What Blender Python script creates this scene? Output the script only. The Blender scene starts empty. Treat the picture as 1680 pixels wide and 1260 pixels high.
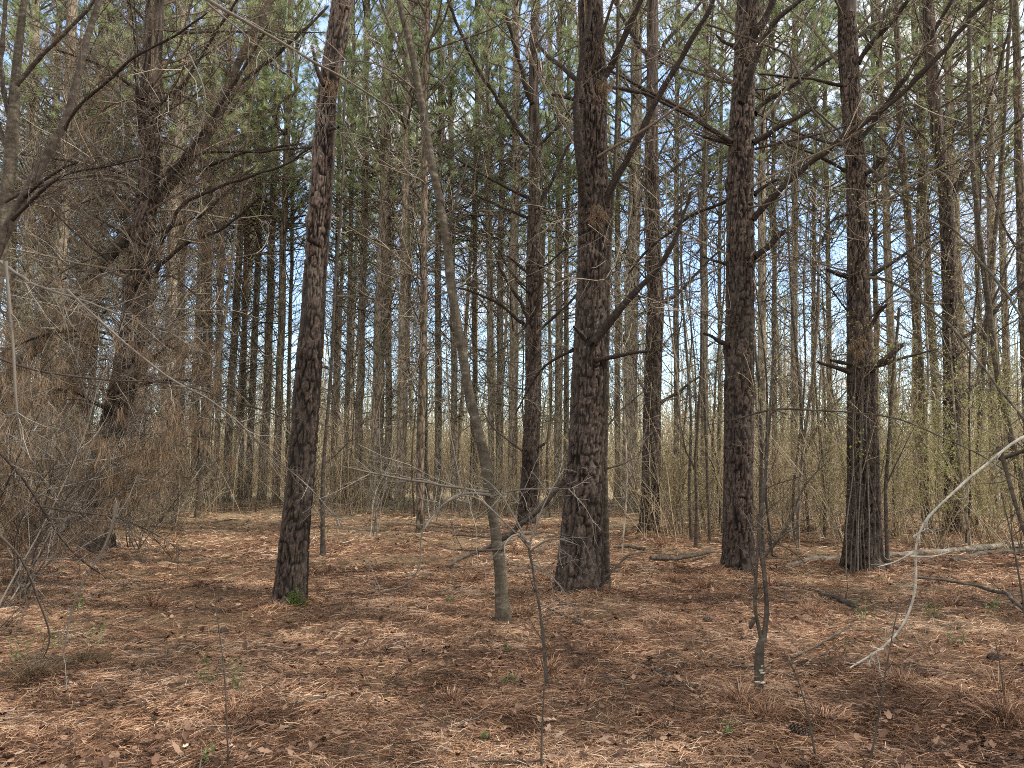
import bpy, math
import numpy as np
from mathutils import Vector, Matrix

sc = bpy.context.scene
col = sc.collection
rng = np.random.default_rng(7)
PI = math.pi

# ------------------------------------------------------------------ camera
F = 1262.0
CAMH = 1.5
TH = math.radians(5.43)
FWD = np.array([0, math.cos(TH), math.sin(TH)])
UP = np.array([0, -math.sin(TH), math.cos(TH)])
CAM = np.array([0, 0, CAMH])
cam = bpy.data.cameras.new("camera")
cam.sensor_width = 36
cam.lens = 36 * F / 1680
cam.clip_start = 0.05
cam.clip_end = 3000
co = bpy.data.objects.new("camera", cam)
col.objects.link(co)
co.location = (0, 0, CAMH)
co.rotation_euler = (PI / 2 + TH, 0, 0)
sc.camera = co


def ray(px, py):
    return np.array([1, 0, 0]) * (px - 840) / F + UP * (630 - py) / F + FWD


def at(px, py, Y):
    d = ray(px, py)
    return CAM + d * (Y / d[1])


def gpt(px, py):
    d = ray(px, py)
    return CAM + d * (-CAMH / d[2])


def depth(p):
    return float(np.dot(np.asarray(p) - CAM, FWD))


def to_px(p):
    q = np.asarray(p) - CAM
    z = np.dot(q, FWD)
    return 840 + F * q[0] / z, 630 - F * np.dot(q, UP) / z


# ------------------------------------------------------------------ noise
def _h(ix, iy, s):
    n = (ix.astype(np.int64) * 374761393 + iy.astype(np.int64) * 668265263 + s * 974634777) & 0xFFFFFFFF
    n = ((n ^ (n >> 13)) * 1274126177) & 0xFFFFFFFF
    n = n ^ (n >> 16)
    return (n & 0xFFFFFF) / float(0xFFFFFF)


def vnoise(x, y, s=0, wrap=None):
    x = np.asarray(x, float); y = np.asarray(y, float)
    x0 = np.floor(x); y0 = np.floor(y)
    fx = x - x0; fy = y - y0
    fx = fx * fx * (3 - 2 * fx); fy = fy * fy * (3 - 2 * fy)
    x1 = x0 + 1
    if wrap:
        x0 = np.mod(x0, wrap); x1 = np.mod(x1, wrap)
    a = _h(x0, y0, s); b = _h(x1, y0, s); c = _h(x0, y0 + 1, s); d = _h(x1, y0 + 1, s)
    return (a + (b - a) * fx) * (1 - fy) + (c + (d - c) * fx) * fy


def fbm(x, y, s=0, o=4):
    v = 0; a = .5
    for i in range(o):
        v = v + a * vnoise(x * 2 ** i, y * 2 ** i, s + i * 17)
        a *= .5
    return v


def cell(x, y, wrap, s=0):
    """F1, F2 and cell id of jittered cells, periodic in x"""
    ix = np.floor(x); iy = np.floor(y)
    f1 = np.full(x.shape, 9.); f2 = np.full(x.shape, 9.); cid = np.zeros(x.shape)
    for dx in (-1, 0, 1):
        for dy in (-1, 0, 1):
            cx = ix + dx; cy = iy + dy
            wx = np.mod(cx, wrap)
            qx = cx + .1 + .8 * _h(wx, cy, s); qy = cy + .1 + .8 * _h(wx, cy, s + 5)
            d = np.sqrt((qx - x) ** 2 + (qy - y) ** 2)
            new = d < f1
            f2 = np.where(new, f1, np.minimum(f2, d))
            cid = np.where(new, _h(wx, cy, s + 9), cid)
            f1 = np.where(new, d, f1)
    return f1, f2, cid


def sstep(a, b, x):
    t = np.clip((x - a) / (b - a), 0, 1)
    return t * t * (3 - 2 * t)


# ------------------------------------------------------------------ mesh builder
class MB:
    def __init__(self):
        self.V = []; self.F = {3: [], 4: []}; self.A = []; self.n = 0; self.M = {3: [], 4: []}

    def add(self, V, F, a=0.0, mi=0):
        V = np.asarray(V, np.float32).reshape(-1, 3)
        F = np.asarray(F, np.int64)
        self.V.append(V)
        k = F.shape[1]
        self.F[k].append(F + self.n)
        self.M[k].append(np.full(len(F), mi, np.int32))
        A = np.asarray(a, np.float32)
        if A.ndim == 0:
            A = np.full(len(V), float(a), np.float32)
        self.A.append(A.ravel())
        self.n += len(V)

    def mesh(self, name, mats, smooth=True):
        me = bpy.data.meshes.new(name)
        V = np.concatenate(self.V)
        q = np.concatenate(self.F[4]) if self.F[4] else np.zeros((0, 4), np.int64)
        t = np.concatenate(self.F[3]) if self.F[3] else np.zeros((0, 3), np.int64)
        me.vertices.add(len(V))
        me.vertices.foreach_set("co", V.ravel())
        loops = np.concatenate([q.ravel(), t.ravel()]).astype(np.int32)
        starts = np.concatenate([np.arange(len(q)) * 4, len(q) * 4 + np.arange(len(t)) * 3]).astype(np.int32)
        me.loops.add(len(loops))
        me.loops.foreach_set("vertex_index", loops)
        me.polygons.add(len(starts))
        me.polygons.foreach_set("loop_start", starts)
        me.polygons.foreach_set("use_smooth", np.full(len(starts), smooth, bool))
        if not isinstance(mats, (list, tuple)):
            mats = [mats]
        for m in mats:
            me.materials.append(m)
        if len(mats) > 1:
            mi = np.concatenate(self.M[4] + self.M[3])
            me.polygons.foreach_set("material_index", mi)
        at_ = me.attributes.new("cav", 'FLOAT', 'POINT')
        at_.data.foreach_set("value", np.concatenate(self.A))
        me.update(calc_edges=True)
        return me


def nrm(v):
    return v / np.maximum(np.linalg.norm(v, axis=-1, keepdims=True), 1e-9)


def tubes(mb, P, R, s=3, a=0.0, mi=0):
    P = np.asarray(P, float)
    if P.ndim == 2:
        P = P[None]
    N, k, _ = P.shape
    R = np.broadcast_to(np.asarray(R, float), (N, k))
    T = nrm(np.gradient(P, axis=1))
    m = nrm(P[:, -1] - P[:, 0])
    ref = np.where(np.abs(m[:, 2:3]) > .8, np.array([[1., 0, 0]]), np.array([[0, 0, 1.]]))
    U = nrm(np.cross(T, ref[:, None, :]))
    W = np.cross(T, U)
    an = np.arange(s) * 2 * PI / s
    ring = P[:, :, None, :] + R[:, :, None, None] * (np.cos(an)[None, None, :, None] * U[:, :, None, :] + np.sin(an)[None, None, :, None] * W[:, :, None, :])
    base = (np.arange(N) * k * s)[:, None, None]
    i = (np.arange(k - 1) * s)[None, :, None]
    j = np.arange(s)[None, None, :]
    jn = (np.arange(s) + 1) % s
    jn = jn[None, None, :]
    f = np.stack([base + i + j, base + i + jn, base + i + s + jn, base + i + s + j], -1).reshape(-1, 4)
    A = a
    if np.ndim(a) == 1:
        A = np.repeat(np.asarray(a), k * s)
    mb.add(ring.reshape(-1, 3), f, A, mi)


def grow(p0, d0, L, k, bias=(0, 0, 0), wig=.1, r=rng):
    N = len(p0)
    P = np.zeros((N, k, 3))
    P[:, 0] = p0
    d = nrm(np.asarray(d0, float))
    st = (np.asarray(L) / (k - 1)).reshape(-1, 1)
    bias = np.asarray(bias, float)
    for i in range(1, k):
        d = nrm(d + bias / (k - 1) + r.normal(0, wig, (N, 3)))
        P[:, i] = P[:, i - 1] + d * st
    return P


def spawn(P, n, t0, t1, r=rng):
    """n random points on each polyline: position, tangent, t, parent index"""
    N, k, _ = P.shape
    idx = np.repeat(np.arange(N), n)
    t = r.uniform(t0, t1, N * n) * (k - 1)
    i = np.clip(np.floor(t).astype(int), 0, k - 2)
    f = (t - i)[:, None]
    a = P[idx, i]; b = P[idx, i + 1]
    return a + (b - a) * f, nrm(b - a), t / (k - 1), idx


def splay(T, lo, hi, r=rng):
    v = nrm(np.cross(T, r.normal(0, 1, T.shape)))
    an = np.radians(r.uniform(lo, hi, len(T)))[:, None]
    return nrm(T * np.cos(an) + v * np.sin(an))


def taper(N, k, r0, r1):
    t = np.linspace(0, 1, k)
    r0 = np.broadcast_to(np.asarray(r0, float), (N,))[:, None]
    r1 = np.broadcast_to(np.asarray(r1, float), (N,))[:, None]
    return r0 + (r1 - r0) * t[None]


def twigs(mb, P, n=10, t0=.2, L=(.3, 1.0), sub=4, rad=(.005, .002), bias=(0, 0, .15), wig=.16, ang=(30, 70), r=rng, mi=0, sides=3):
    """secondary and tertiary twigs along polylines; returns the tertiary ends"""
    p, T, t, idx = spawn(P, n, t0, 1.0, r)
    LL = r.uniform(L[0], L[1], len(p)) * (1.15 - .6 * t)
    S = grow(p, splay(T, ang[0], ang[1], r), LL, 5, bias, wig, r)
    tubes(mb, S, taper(len(S), 5, rad[0], rad[1]), sides, r.uniform(0, 1, len(S)), mi)
    if not sub:
        return S
    p, T, t, idx = spawn(S, sub, .15, 1.0, r)
    LL = LL[idx] * r.uniform(.25, .6, len(p))
    Q = grow(p, splay(T, 25, 65, r), LL, 4, bias, wig * 1.2, r)
    tubes(mb, Q, taper(len(Q), 4, rad[1] * .9, rad[1] * .45), 3, r.uniform(0, 1, len(Q)), mi)
    return Q


def blades(mb, p, d, L, w, bend=None, a=0.0, mi=0, k=3, r=rng):
    """flat tapering ribbons (needles, grass): k points each"""
    N = len(p)
    d = nrm(d)
    side = nrm(np.cross(d, r.normal(0, 1, (N, 3))))
    L = np.broadcast_to(L, (N,))[:, None]; w = np.broadcast_to(w, (N,))[:, None]
    if k == 2:
        V = np.stack([p - side * w * .5, p + side * w * .5, p + d * L], 1)
        f = np.arange(N)[:, None] * 3 + np.array([[0, 1, 2]])
        mb.add(V.reshape(-1, 3), f, np.repeat(np.broadcast_to(a, (N,)), 3), mi)
        return
    b = bend if bend is not None else r.normal(0, .12, (N, 3))
    m = p + d * L * .5 + b * L * .5
    e = p + d * L
    V = np.stack([p - side * w * .5, p + side * w * .5, m + side * w * .5, m - side * w * .5, e], 1)
    o = np.arange(N)[:, None] * 5
    A = np.repeat(np.broadcast_to(a, (N,)), 5)
    n0 = mb.n
    mb.add(V.reshape(-1, 3), o + np.array([[0, 1, 2, 3]]), A, mi)
    mb.F[3].append(o + n0 + np.array([[3, 2, 4]]))
    mb.M[3].append(np.full(N, mi, np.int32))


def leafcards(mb, q, s, r, a=None):
    n = len(q)
    d = rdir(n, r); d[:, 2] *= .6; d = nrm(d)
    sd = nrm(np.cross(d, rdir(n, r)))
    up = np.cross(sd, d)
    L = s * r.uniform(.6, 1.3, n)[:, None]; w = L * .32
    V = np.stack([q, q + d * L * .45 + sd * w + up * w * .25, q + d * L, q + d * L * .45 - sd * w + up * w * .25], 1)
    mb.add(V.reshape(-1, 3), np.arange(n)[:, None] * 4 + np.array([[0, 1, 2, 3]]), np.repeat(r.uniform(0, 1, n) if a is None else a, 4))


def rdir(N, r=rng):
    return nrm(r.normal(0, 1, (N, 3)))


# ------------------------------------------------------------------ materials
def new_mat(name):
    m = bpy.data.materials.new(name)
    m.use_nodes = True
    nt = m.node_tree
    b = nt.nodes["Principled BSDF"]
    b.inputs["Roughness"].default_value = .85
    b.inputs["Specular IOR Level"].default_value = .2
    return m, nt, b


def N(nt, t, **kw):
    n = nt.nodes.new(t)
    for k, v in kw.items():
        if k in n.inputs:
            n.inputs[k].default_value = v
        else:
            setattr(n, k, v)
    return n


def ramp(nt, src, stops):
    r = nt.nodes.new("ShaderNodeValToRGB")
    cr = r.color_ramp
    while len(cr.elements) < len(stops):
        cr.elements.new(.5)
    for e, (p, c) in zip(cr.elements, stops):
        e.position = p
        e.color = (*c, 1)
    nt.links.new(src, r.inputs[0])
    return r


def mixc(nt, fac, a, b, blend='MIX'):
    m = nt.nodes.new("ShaderNodeMix")
    m.data_type = 'RGBA'
    m.blend_type = blend
    for sock, v in ((m.inputs[0], fac), (m.inputs[6], a), (m.inputs[7], b)):
        if isinstance(v, (int, float)):
            sock.default_value = v
        elif isinstance(v, tuple):
            sock.default_value = (*v, 1)
        else:
            nt.links.new(v, sock)
    return m.outputs[2]


def attr(nt):
    a = nt.nodes.new("ShaderNodeAttribute")
    a.attribute_name = "cav"
    return a.outputs["Fac"]


def geopos(nt, scale=(1, 1, 1)):
    g = nt.nodes.new("ShaderNodeTexCoord")
    mp = nt.nodes.new("ShaderNodeMapping")
    mp.inputs["Scale"].default_value = scale
    nt.links.new(g.outputs["Object"], mp.inputs["Vector"])
    return mp.outputs[0]


def noise(nt, vec, scale, detail=4, rough=.55):
    n = nt.nodes.new("ShaderNodeTexNoise")
    n.inputs["Scale"].default_value = scale
    n.inputs["Detail"].default_value = detail
    n.inputs["Roughness"].default_value = rough
    if vec is not None:
        nt.links.new(vec, n.inputs["Vector"])
    return n.outputs["Fac"]


def bump(nt, b, h, strength=.5, dist=.01):
    n = nt.nodes.new("ShaderNodeBump")
    n.inputs["Strength"].default_value = strength
    n.inputs["Distance"].default_value = dist
    nt.links.new(h, n.inputs["Height"])
    nt.links.new(n.outputs[0], b.inputs["Normal"])


def bark_hero(name, dark, mid, light, grey):
    m, nt, b = new_mat(name)
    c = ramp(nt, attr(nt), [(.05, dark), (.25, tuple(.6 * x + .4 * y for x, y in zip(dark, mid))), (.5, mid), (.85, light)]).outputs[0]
    n1 = noise(nt, geopos(nt, (1, 1, .35)), 5, 4)
    f = ramp(nt, n1, [(.42, (0, 0, 0)), (.68, (1, 1, 1))]).outputs[0]
    c = mixc(nt, f, c, mixc(nt, .22, c, grey))
    n2 = noise(nt, geopos(nt, (1, 1, .6)), 90, 5, .7)
    f2 = ramp(nt, n2, [(.3, (.55, .55, .55)), (.7, (1.35, 1.35, 1.35))]).outputs[0]
    c = mixc(nt, 1.0, c, f2, 'MULTIPLY')
    nt.links.new(c, b.inputs["Base Color"])
    bump(nt, b, n2, .6, .006)
    b.inputs["Roughness"].default_value = .8
    return m


def bark_far(name, dark, mid, light, sc_=1.0, moss=0.0):
    m, nt, b = new_mat(name)
    v = nt.nodes.new("ShaderNodeTexVoronoi")
    v.feature = 'DISTANCE_TO_EDGE'
    v.inputs["Scale"].default_value = 14 * sc_
    mp = geopos(nt, (1, 1, .3))
    nz = nt.nodes.new("ShaderNodeTexNoise"); nz.inputs["Scale"].default_value = 6
    nt.links.new(mp, nz.inputs["Vector"])
    ad = nt.nodes.new("ShaderNodeVectorMath"); ad.operation = 'MULTIPLY_ADD'
    nt.links.new(nz.outputs["Color"], ad.inputs[0]); ad.inputs[1].default_value = (.16, .16, .16); nt.links.new(mp, ad.inputs[2])
    nt.links.new(ad.outputs[0], v.inputs["Vector"])
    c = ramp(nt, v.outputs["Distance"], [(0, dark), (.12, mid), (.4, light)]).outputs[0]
    n2 = noise(nt, geopos(nt, (1, 1, .4)), 30, 5, .7)
    f2 = ramp(nt, n2, [(.3, (.6, .6, .6)), (.7, (1.3, 1.3, 1.3))]).outputs[0]
    c = mixc(nt, 1.0, c, f2, 'MULTIPLY')
    oi = nt.nodes.new("ShaderNodeObjectInfo")
    tint = ramp(nt, oi.outputs["Random"], [(0, (.8, .75, .7)), (.5, (1, 1, 1)), (1, (1.3, 1.28, 1.2))]).outputs[0]
    c = mixc(nt, 1.0, c, tint, 'MULTIPLY')
    if moss:
        n3 = noise(nt, geopos(nt, (1, 1, .3)), 3.5, 3)
        f3 = ramp(nt, n3, [(.45, (0, 0, 0)), (.65, (moss, moss, moss))]).outputs[0]
        c = mixc(nt, f3, c, (.10, .115, .05))
    nt.links.new(c, b.inputs["Base Color"])
    bump(nt, b, v.outputs["Distance"], .8, .02)
    return m


def smooth_bark(name, a, c_, spots):
    m, nt, b = new_mat(name)
    n1 = noise(nt, geopos(nt, (1, 1, 2.5)), 9, 5, .65)
    c = ramp(nt, n1, [(.3, a), (.55, c_), (.72, spots)]).outputs[0]
    n2 = noise(nt, geopos(nt, (1, 1, .3)), 60, 4, .7)
    f2 = ramp(nt, n2, [(.3, (.6, .6, .6)), (.7, (1.25, 1.25, 1.25))]).outputs[0]
    c = mixc(nt, 1.0, c, f2, 'MULTIPLY')
    nt.links.new(c, b.inputs["Base Color"])
    bump(nt, b, n1, .4, .008)
    return m


def fibre(name, stops, trans=0.0, objrand=False):
    """colour from the per-strand attribute"""
    m, nt, b = new_mat(name)
    c = ramp(nt, attr(nt), stops).outputs[0]
    if objrand:
        oi = nt.nodes.new("ShaderNodeObjectInfo")
        tint = ramp(nt, oi.outputs["Random"], [(0, (.75, .8, .75)), (1, (1.25, 1.2, 1.2))]).outputs[0]
        c = mixc(nt, 1.0, c, tint, 'MULTIPLY')
    nt.links.new(c, b.inputs["Base Color"])
    b.inputs["Roughness"].default_value = .7
    if trans:
        tr = nt.nodes.new("ShaderNodeBsdfTranslucent")
        nt.links.new(c, tr.inputs[0])
        mx = nt.nodes.new("ShaderNodeMixShader")
        mx.inputs[0].default_value = trans
        nt.links.new(b.outputs[0], mx.inputs[1]); nt.links.new(tr.outputs[0], mx.inputs[2])
        nt.links.new(mx.outputs[0], nt.nodes["Material Output"].inputs[0])
    return m


M = {}
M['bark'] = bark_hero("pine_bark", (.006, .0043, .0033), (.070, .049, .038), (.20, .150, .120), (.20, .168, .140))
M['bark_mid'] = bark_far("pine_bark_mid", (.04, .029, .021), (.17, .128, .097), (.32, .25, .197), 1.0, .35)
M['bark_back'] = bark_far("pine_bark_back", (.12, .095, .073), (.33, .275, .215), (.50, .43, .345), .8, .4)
M['grey'] = smooth_bark("grey_bark", (.05, .041, .03), (.115, .094, .068), (.24, .21, .165))
M['pale'] = smooth_bark("pale_bark", (.11, .09, .068), (.24, .205, .16), (.40, .36, .30))
M['bleached'] = smooth_bark("bleached_bark", (.34, .30, .24), (.60, .55, .46), (.74, .70, .62))
M['stem'] = smooth_bark("stem_bark", (.045, .035, .027), (.10, .08, .062), (.19, .17, .14))
M['twig'] = fibre("twig_bark", [(0, (.04, .03, .024)), (.6, (.11, .085, .066)), (1, (.24, .20, .165))])
M['twig_back'] = fibre("twig_bark_back", [(0, (.035, .027, .021)), (.35, (.14, .11, .082)), (.7, (.30, .25, .185)), (1, (.52, .46, .36))], 0, True)
M['twig_mix'] = fibre("weathered_twig_bark", [(0, (.05, .038, .03)), (.55, (.13, .105, .082)), (.8, (.24, .205, .165)), (1, (.46, .42, .36))])
M['twig_pale'] = fibre("pale_twig_bark", [(0, (.12, .10, .08)), (.6, (.24, .21, .175)), (1, (.42, .39, .34))])
M['needle'] = fibre("green_needles", [(0, (.27, .33, .16)), (.5, (.43, .50, .27)), (1, (.58, .63, .38))], .6, True)
M['dead'] = fibre("dead_needles", [(0, (.08, .053, .034)), (.5, (.25, .17, .105)), (1, (.48, .36, .24))], .25)
M['litter'] = fibre("needle_litter", [(0, (.032, .017, .011)), (.35, (.26, .138, .082)), (.7, (.64, .40, .25)), (1, (.80, .64, .48))])
M['leaf_dry'] = fibre("dry_leaf", [(0, (.05, .027, .019)), (.4, (.18, .10, .066)), (.8, (.36, .235, .16)), (1, (.56, .44, .35))])
M['leaf'] = fibre("spring_leaf", [(0, (.20, .23, .07)), (.5, (.36, .38, .12)), (1, (.55, .55, .24))], .45)
M['brush'] = fibre("brush_stems", [(0, (.12, .086, .055)), (.5, (.37, .285, .18)), (1, (.66, .55, .37))], .1)
M['grass'] = fibre("dry_grass", [(0, (.11, .075, .045)), (.5, (.25, .17, .10)), (1, (.42, .32, .20))], .2)
def limb_bark():
    m, nt, b = new_mat("limb_bark")
    n1 = noise(nt, geopos(nt), 40, 5, .7)
    c = ramp(nt, n1, [(.3, (.018, .013, .011)), (.55, (.046, .033, .026)), (.75, (.13, .10, .08))]).outputs[0]
    nt.links.new(c, b.inputs["Base Color"])
    bump(nt, b, n1, .8, .01)
    return m


M['limb'] = limb_bark()
M['sprig'] = fibre("sprig_leaf", [(0, (.10, .125, .05)), (.5, (.18, .205, .085)), (1, (.30, .31, .15))], .3)
M['moss'] = fibre("moss", [(0, (.05, .08, .02)), (1, (.15, .19, .05))], .2)
M['fungus'] = smooth_bark("shelf_fungus", (.45, .40, .30), (.62, .57, .46), (.75, .71, .62))
M['cone'] = fibre("pine_cone_scale", [(0, (.03, .02, .016)), (.6, (.10, .07, .055)), (1, (.25, .2, .16))])


def ground_mat():
    m, nt, b = new_mat("forest_floor")
    big = noise(nt, geopos(nt), .35, 4)
    mid = noise(nt, geopos(nt, (1, 1, 1)), 3.0, 6, .7)
    fine = noise(nt, geopos(nt, (1, .45, 1)), 42, 6, .75)
    c = ramp(nt, fine, [(.34, (.018, .010, .007)), (.54, (.19, .105, .067)), (.78, (.58, .39, .26))]).outputs[0]
    f = ramp(nt, mid, [(.3, (.6, .57, .55)), (.7, (1.25, 1.25, 1.2))]).outputs[0]
    c = mixc(nt, 1.0, c, f, 'MULTIPLY')
    f = ramp(nt, big, [(.42, (0, 0, 0)), (.65, (.55, .55, .55))]).outputs[0]
    c = mixc(nt, f, c, (.22, .165, .095))
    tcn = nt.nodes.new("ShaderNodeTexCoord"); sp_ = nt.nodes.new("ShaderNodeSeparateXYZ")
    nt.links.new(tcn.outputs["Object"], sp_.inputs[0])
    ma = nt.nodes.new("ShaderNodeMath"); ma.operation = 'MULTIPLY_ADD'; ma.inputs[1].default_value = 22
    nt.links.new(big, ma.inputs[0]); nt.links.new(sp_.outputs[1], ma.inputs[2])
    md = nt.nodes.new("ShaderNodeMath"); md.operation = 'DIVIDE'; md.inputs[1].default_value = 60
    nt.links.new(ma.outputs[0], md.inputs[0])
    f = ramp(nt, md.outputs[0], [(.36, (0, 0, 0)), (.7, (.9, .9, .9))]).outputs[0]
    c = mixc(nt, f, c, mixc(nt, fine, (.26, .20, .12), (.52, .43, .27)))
    nt.links.new(c, b.inputs["Base Color"])
    bump(nt, b, fine, .9, .03)
    return m


M['ground'] = ground_mat()


# ------------------------------------------------------------------ objects
def tag(o, label=None, cat=None, group=None, kind=None):
    if label: o['label'] = label
    if cat: o['category'] = cat
    if group: o['group'] = group
    if kind: o['kind'] = kind
    return o


def obj(name, me, parent=None, loc=None):
    o = bpy.data.objects.new(name, me)
    col.objects.link(o)
    if parent is not None:
        o.parent = parent
    if loc is not None:
        o.location = loc
    return o


def thing(name, loc, label, cat, group=None):
    o = bpy.data.objects.new(name, None)
    o.empty_display_size = .2
    col.objects.link(o)
    o.location = [float(v) for v in loc]
    return tag(o, label, cat, group)


MOUNDS = []


def gz(x, y):
    x = np.asarray(x, float); y = np.asarray(y, float)
    h = .16 * (fbm(x * .35 + 3, y * .35 + 9, 1, 3) - .44) + .07 * (vnoise(x * 1.6, y * 1.6, 5) - .5) + .062 * (vnoise(x * 5, y * 5, 8) - .5)
    h = h + .034 * (vnoise(x * 11, y * 11, 11) - .5)
    d = np.sqrt(x * x + y * y)
    h = h * np.clip(1.0 - (d - 60) / 200, .2, 1)
    for mx, my, r, a in MOUNDS:
        h = h + a * np.exp(-((x - mx) ** 2 + (y - my) ** 2) / (r * r))
    return h


# ================================================================== prototypes
def bare_proto(seed, z0=2.5, z1=11, step=.42, Lr=(1.0, 3.2), n2=8, n3=4, elev=(5, 55), droop=0.1):
    r = np.random.default_rng(seed)
    mb = MB()
    zs = np.arange(z0, z1, step)
    zz = np.repeat(zs, 3) + r.normal(0, .08, len(zs) * 3)
    keep = r.random(len(zz)) < .85
    zz = zz[keep]
    n = len(zz)
    az = r.uniform(0, 2 * PI, n)
    el = np.radians(r.uniform(elev[0], elev[1], n))
    d = np.stack([np.cos(az) * np.cos(el), np.sin(az) * np.cos(el), np.sin(el)], 1)
    L = r.uniform(Lr[0], Lr[1], n) * (.55 + .45 * sstep(z0, z0 + 3, zz))
    p = np.stack([np.zeros(n), np.zeros(n), zz], 1)
    P = grow(p, d, L, 8, (0, 0, droop), .11, r)
    tubes(mb, P, taper(n, 8, .008 + .005 * L, .003), 5, r.uniform(0, .7, n))
    twigs(mb, P, n2, .18, (.35, 1.25), n3, (.0065, .0035), (0, 0, .12), .17, (30, 70), r)
    return mb.mesh("bare_crown", M['twig_back'])


def green_proto(seed, z0=11, z1=19, n1=46, Lm=2.6, tuft=26, ntuft=3):
    r = np.random.default_rng(seed)
    mb = MB()
    zz = np.sort(r.uniform(z0, z1, n1))
    t = (zz - z0) / (z1 - z0)
    az = r.uniform(0, 2 * PI, n1)
    el = np.radians(r.uniform(5, 35, n1) + 40 * t)
    d = np.stack([np.cos(az) * np.cos(el), np.sin(az) * np.cos(el), np.sin(el)], 1)
    L = Lm * (1.05 - .65 * t) * r.uniform(.6, 1.15, n1)
    P = grow(np.stack([0 * zz, 0 * zz, zz], 1), d, L, 8, (0, 0, .35), .1, r)
    tubes(mb, P, taper(n1, 8, .03, .006), 4, 0.3, 1)
    p, T, tt, idx = spawn(P, 8, .3, 1.0, r)
    S = grow(p, splay(T, 25, 60, r), r.uniform(.3, .9, len(p)), 5, (0, 0, .35), .14, r)
    tubes(mb, S, taper(len(S), 5, .007, .004), 3, .4, 1)
    q, T, tt, idx = spawn(S, ntuft, .62, 1.0, r)
    pi = np.repeat(np.arange(len(q)), tuft)
    d = splay(T[pi], 10, 75, r)
    blades(mb, q[pi] + r.normal(0, .02, (len(pi), 3)), d, r.uniform(.13, .22, len(pi)), .0075, None, np.clip(r.normal(.5, .2, len(q))[pi] + r.normal(0, .15, len(pi)), 0, 1), 0, 2, r)
    return mb.mesh("crown", [M['needle'], M['twig_back']])


BARE = [bare_proto(100 + i) for i in range(5)]
BARE_DENSE = [bare_proto(200 + i, 2.2, 12, .3, (1.4, 3.8), 14, 6, (5, 50), .05) for i in range(3)]
GREEN = [green_proto(300 + i, 9, 19, 48, 3.0, 27, 3) for i in range(5)]
BARE_LIGHT = [bare_proto(260 + i, 3.2, 11, .8, (1.2, 3.2), 10, 5, (10, 55), .2) for i in range(3)]
GREEN_THIN = [green_proto(350 + i, 12, 19, 24, 2.3, 24, 2) for i in range(3)]


# ================================================================== trunks
def resample(pts, dz):
    """pts: (n,4) x,y,z,r sorted by z, smooth resampling every dz along z"""
    pts = np.asarray(pts, float)
    z = np.arange(pts[0, 2], pts[-1, 2], dz)
    out = []
    for c in range(4):
        if c == 2:
            out.append(z); continue
        # smooth by catmull-like: linear interp, then box blur
        v = np.interp(z, pts[:, 2], pts[:, c])
        w = max(3, int(.35 / dz)) | 1
        vp = np.pad(v, w // 2, mode='reflect', reflect_type='odd')
        v = np.convolve(vp, np.ones(w) / w, 'valid')
        out.append(v)
    return np.stack(out, 1)


def trunk_points(pix, Y, H, rtop=.03, Ytop=None, sink=.12):
    """photo outline (px, py, width) at distance Y -> x,y,z,r, carried on straight to height H"""
    out = []
    n = len(pix)
    for i, (px, py, w) in enumerate(pix):
        yy = Y if Ytop is None else Y + (Ytop - Y) * i / (n - 1)
        p = at(px, py, yy)
        out.append([p[0], p[1], p[2], w * depth(p) / F / 2])
    out.sort(key=lambda q: q[2])
    a, b = np.array(out[-2]), np.array(out[-1])
    if H > b[2]:
        s = (b[:2] - a[:2]) / max(b[2] - a[2], .1)
        s = np.clip(s, -.12, .12)
        rt = min(rtop, b[3] * .8)
        for k in (.35, .7, 1):
            z = b[2] + (H - b[2]) * k
            out.append([b[0] + s[0] * (z - b[2]) * .8, b[1] + s[1] * (z - b[2]) * .8, z, b[3] + (rt - b[3]) * k])
    f = out[0]
    out.insert(0, [f[0] - (out[1][0] - f[0]) * .2, f[1], f[2] - sink, f[3] * 1.05])
    return np.array(out)


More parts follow.
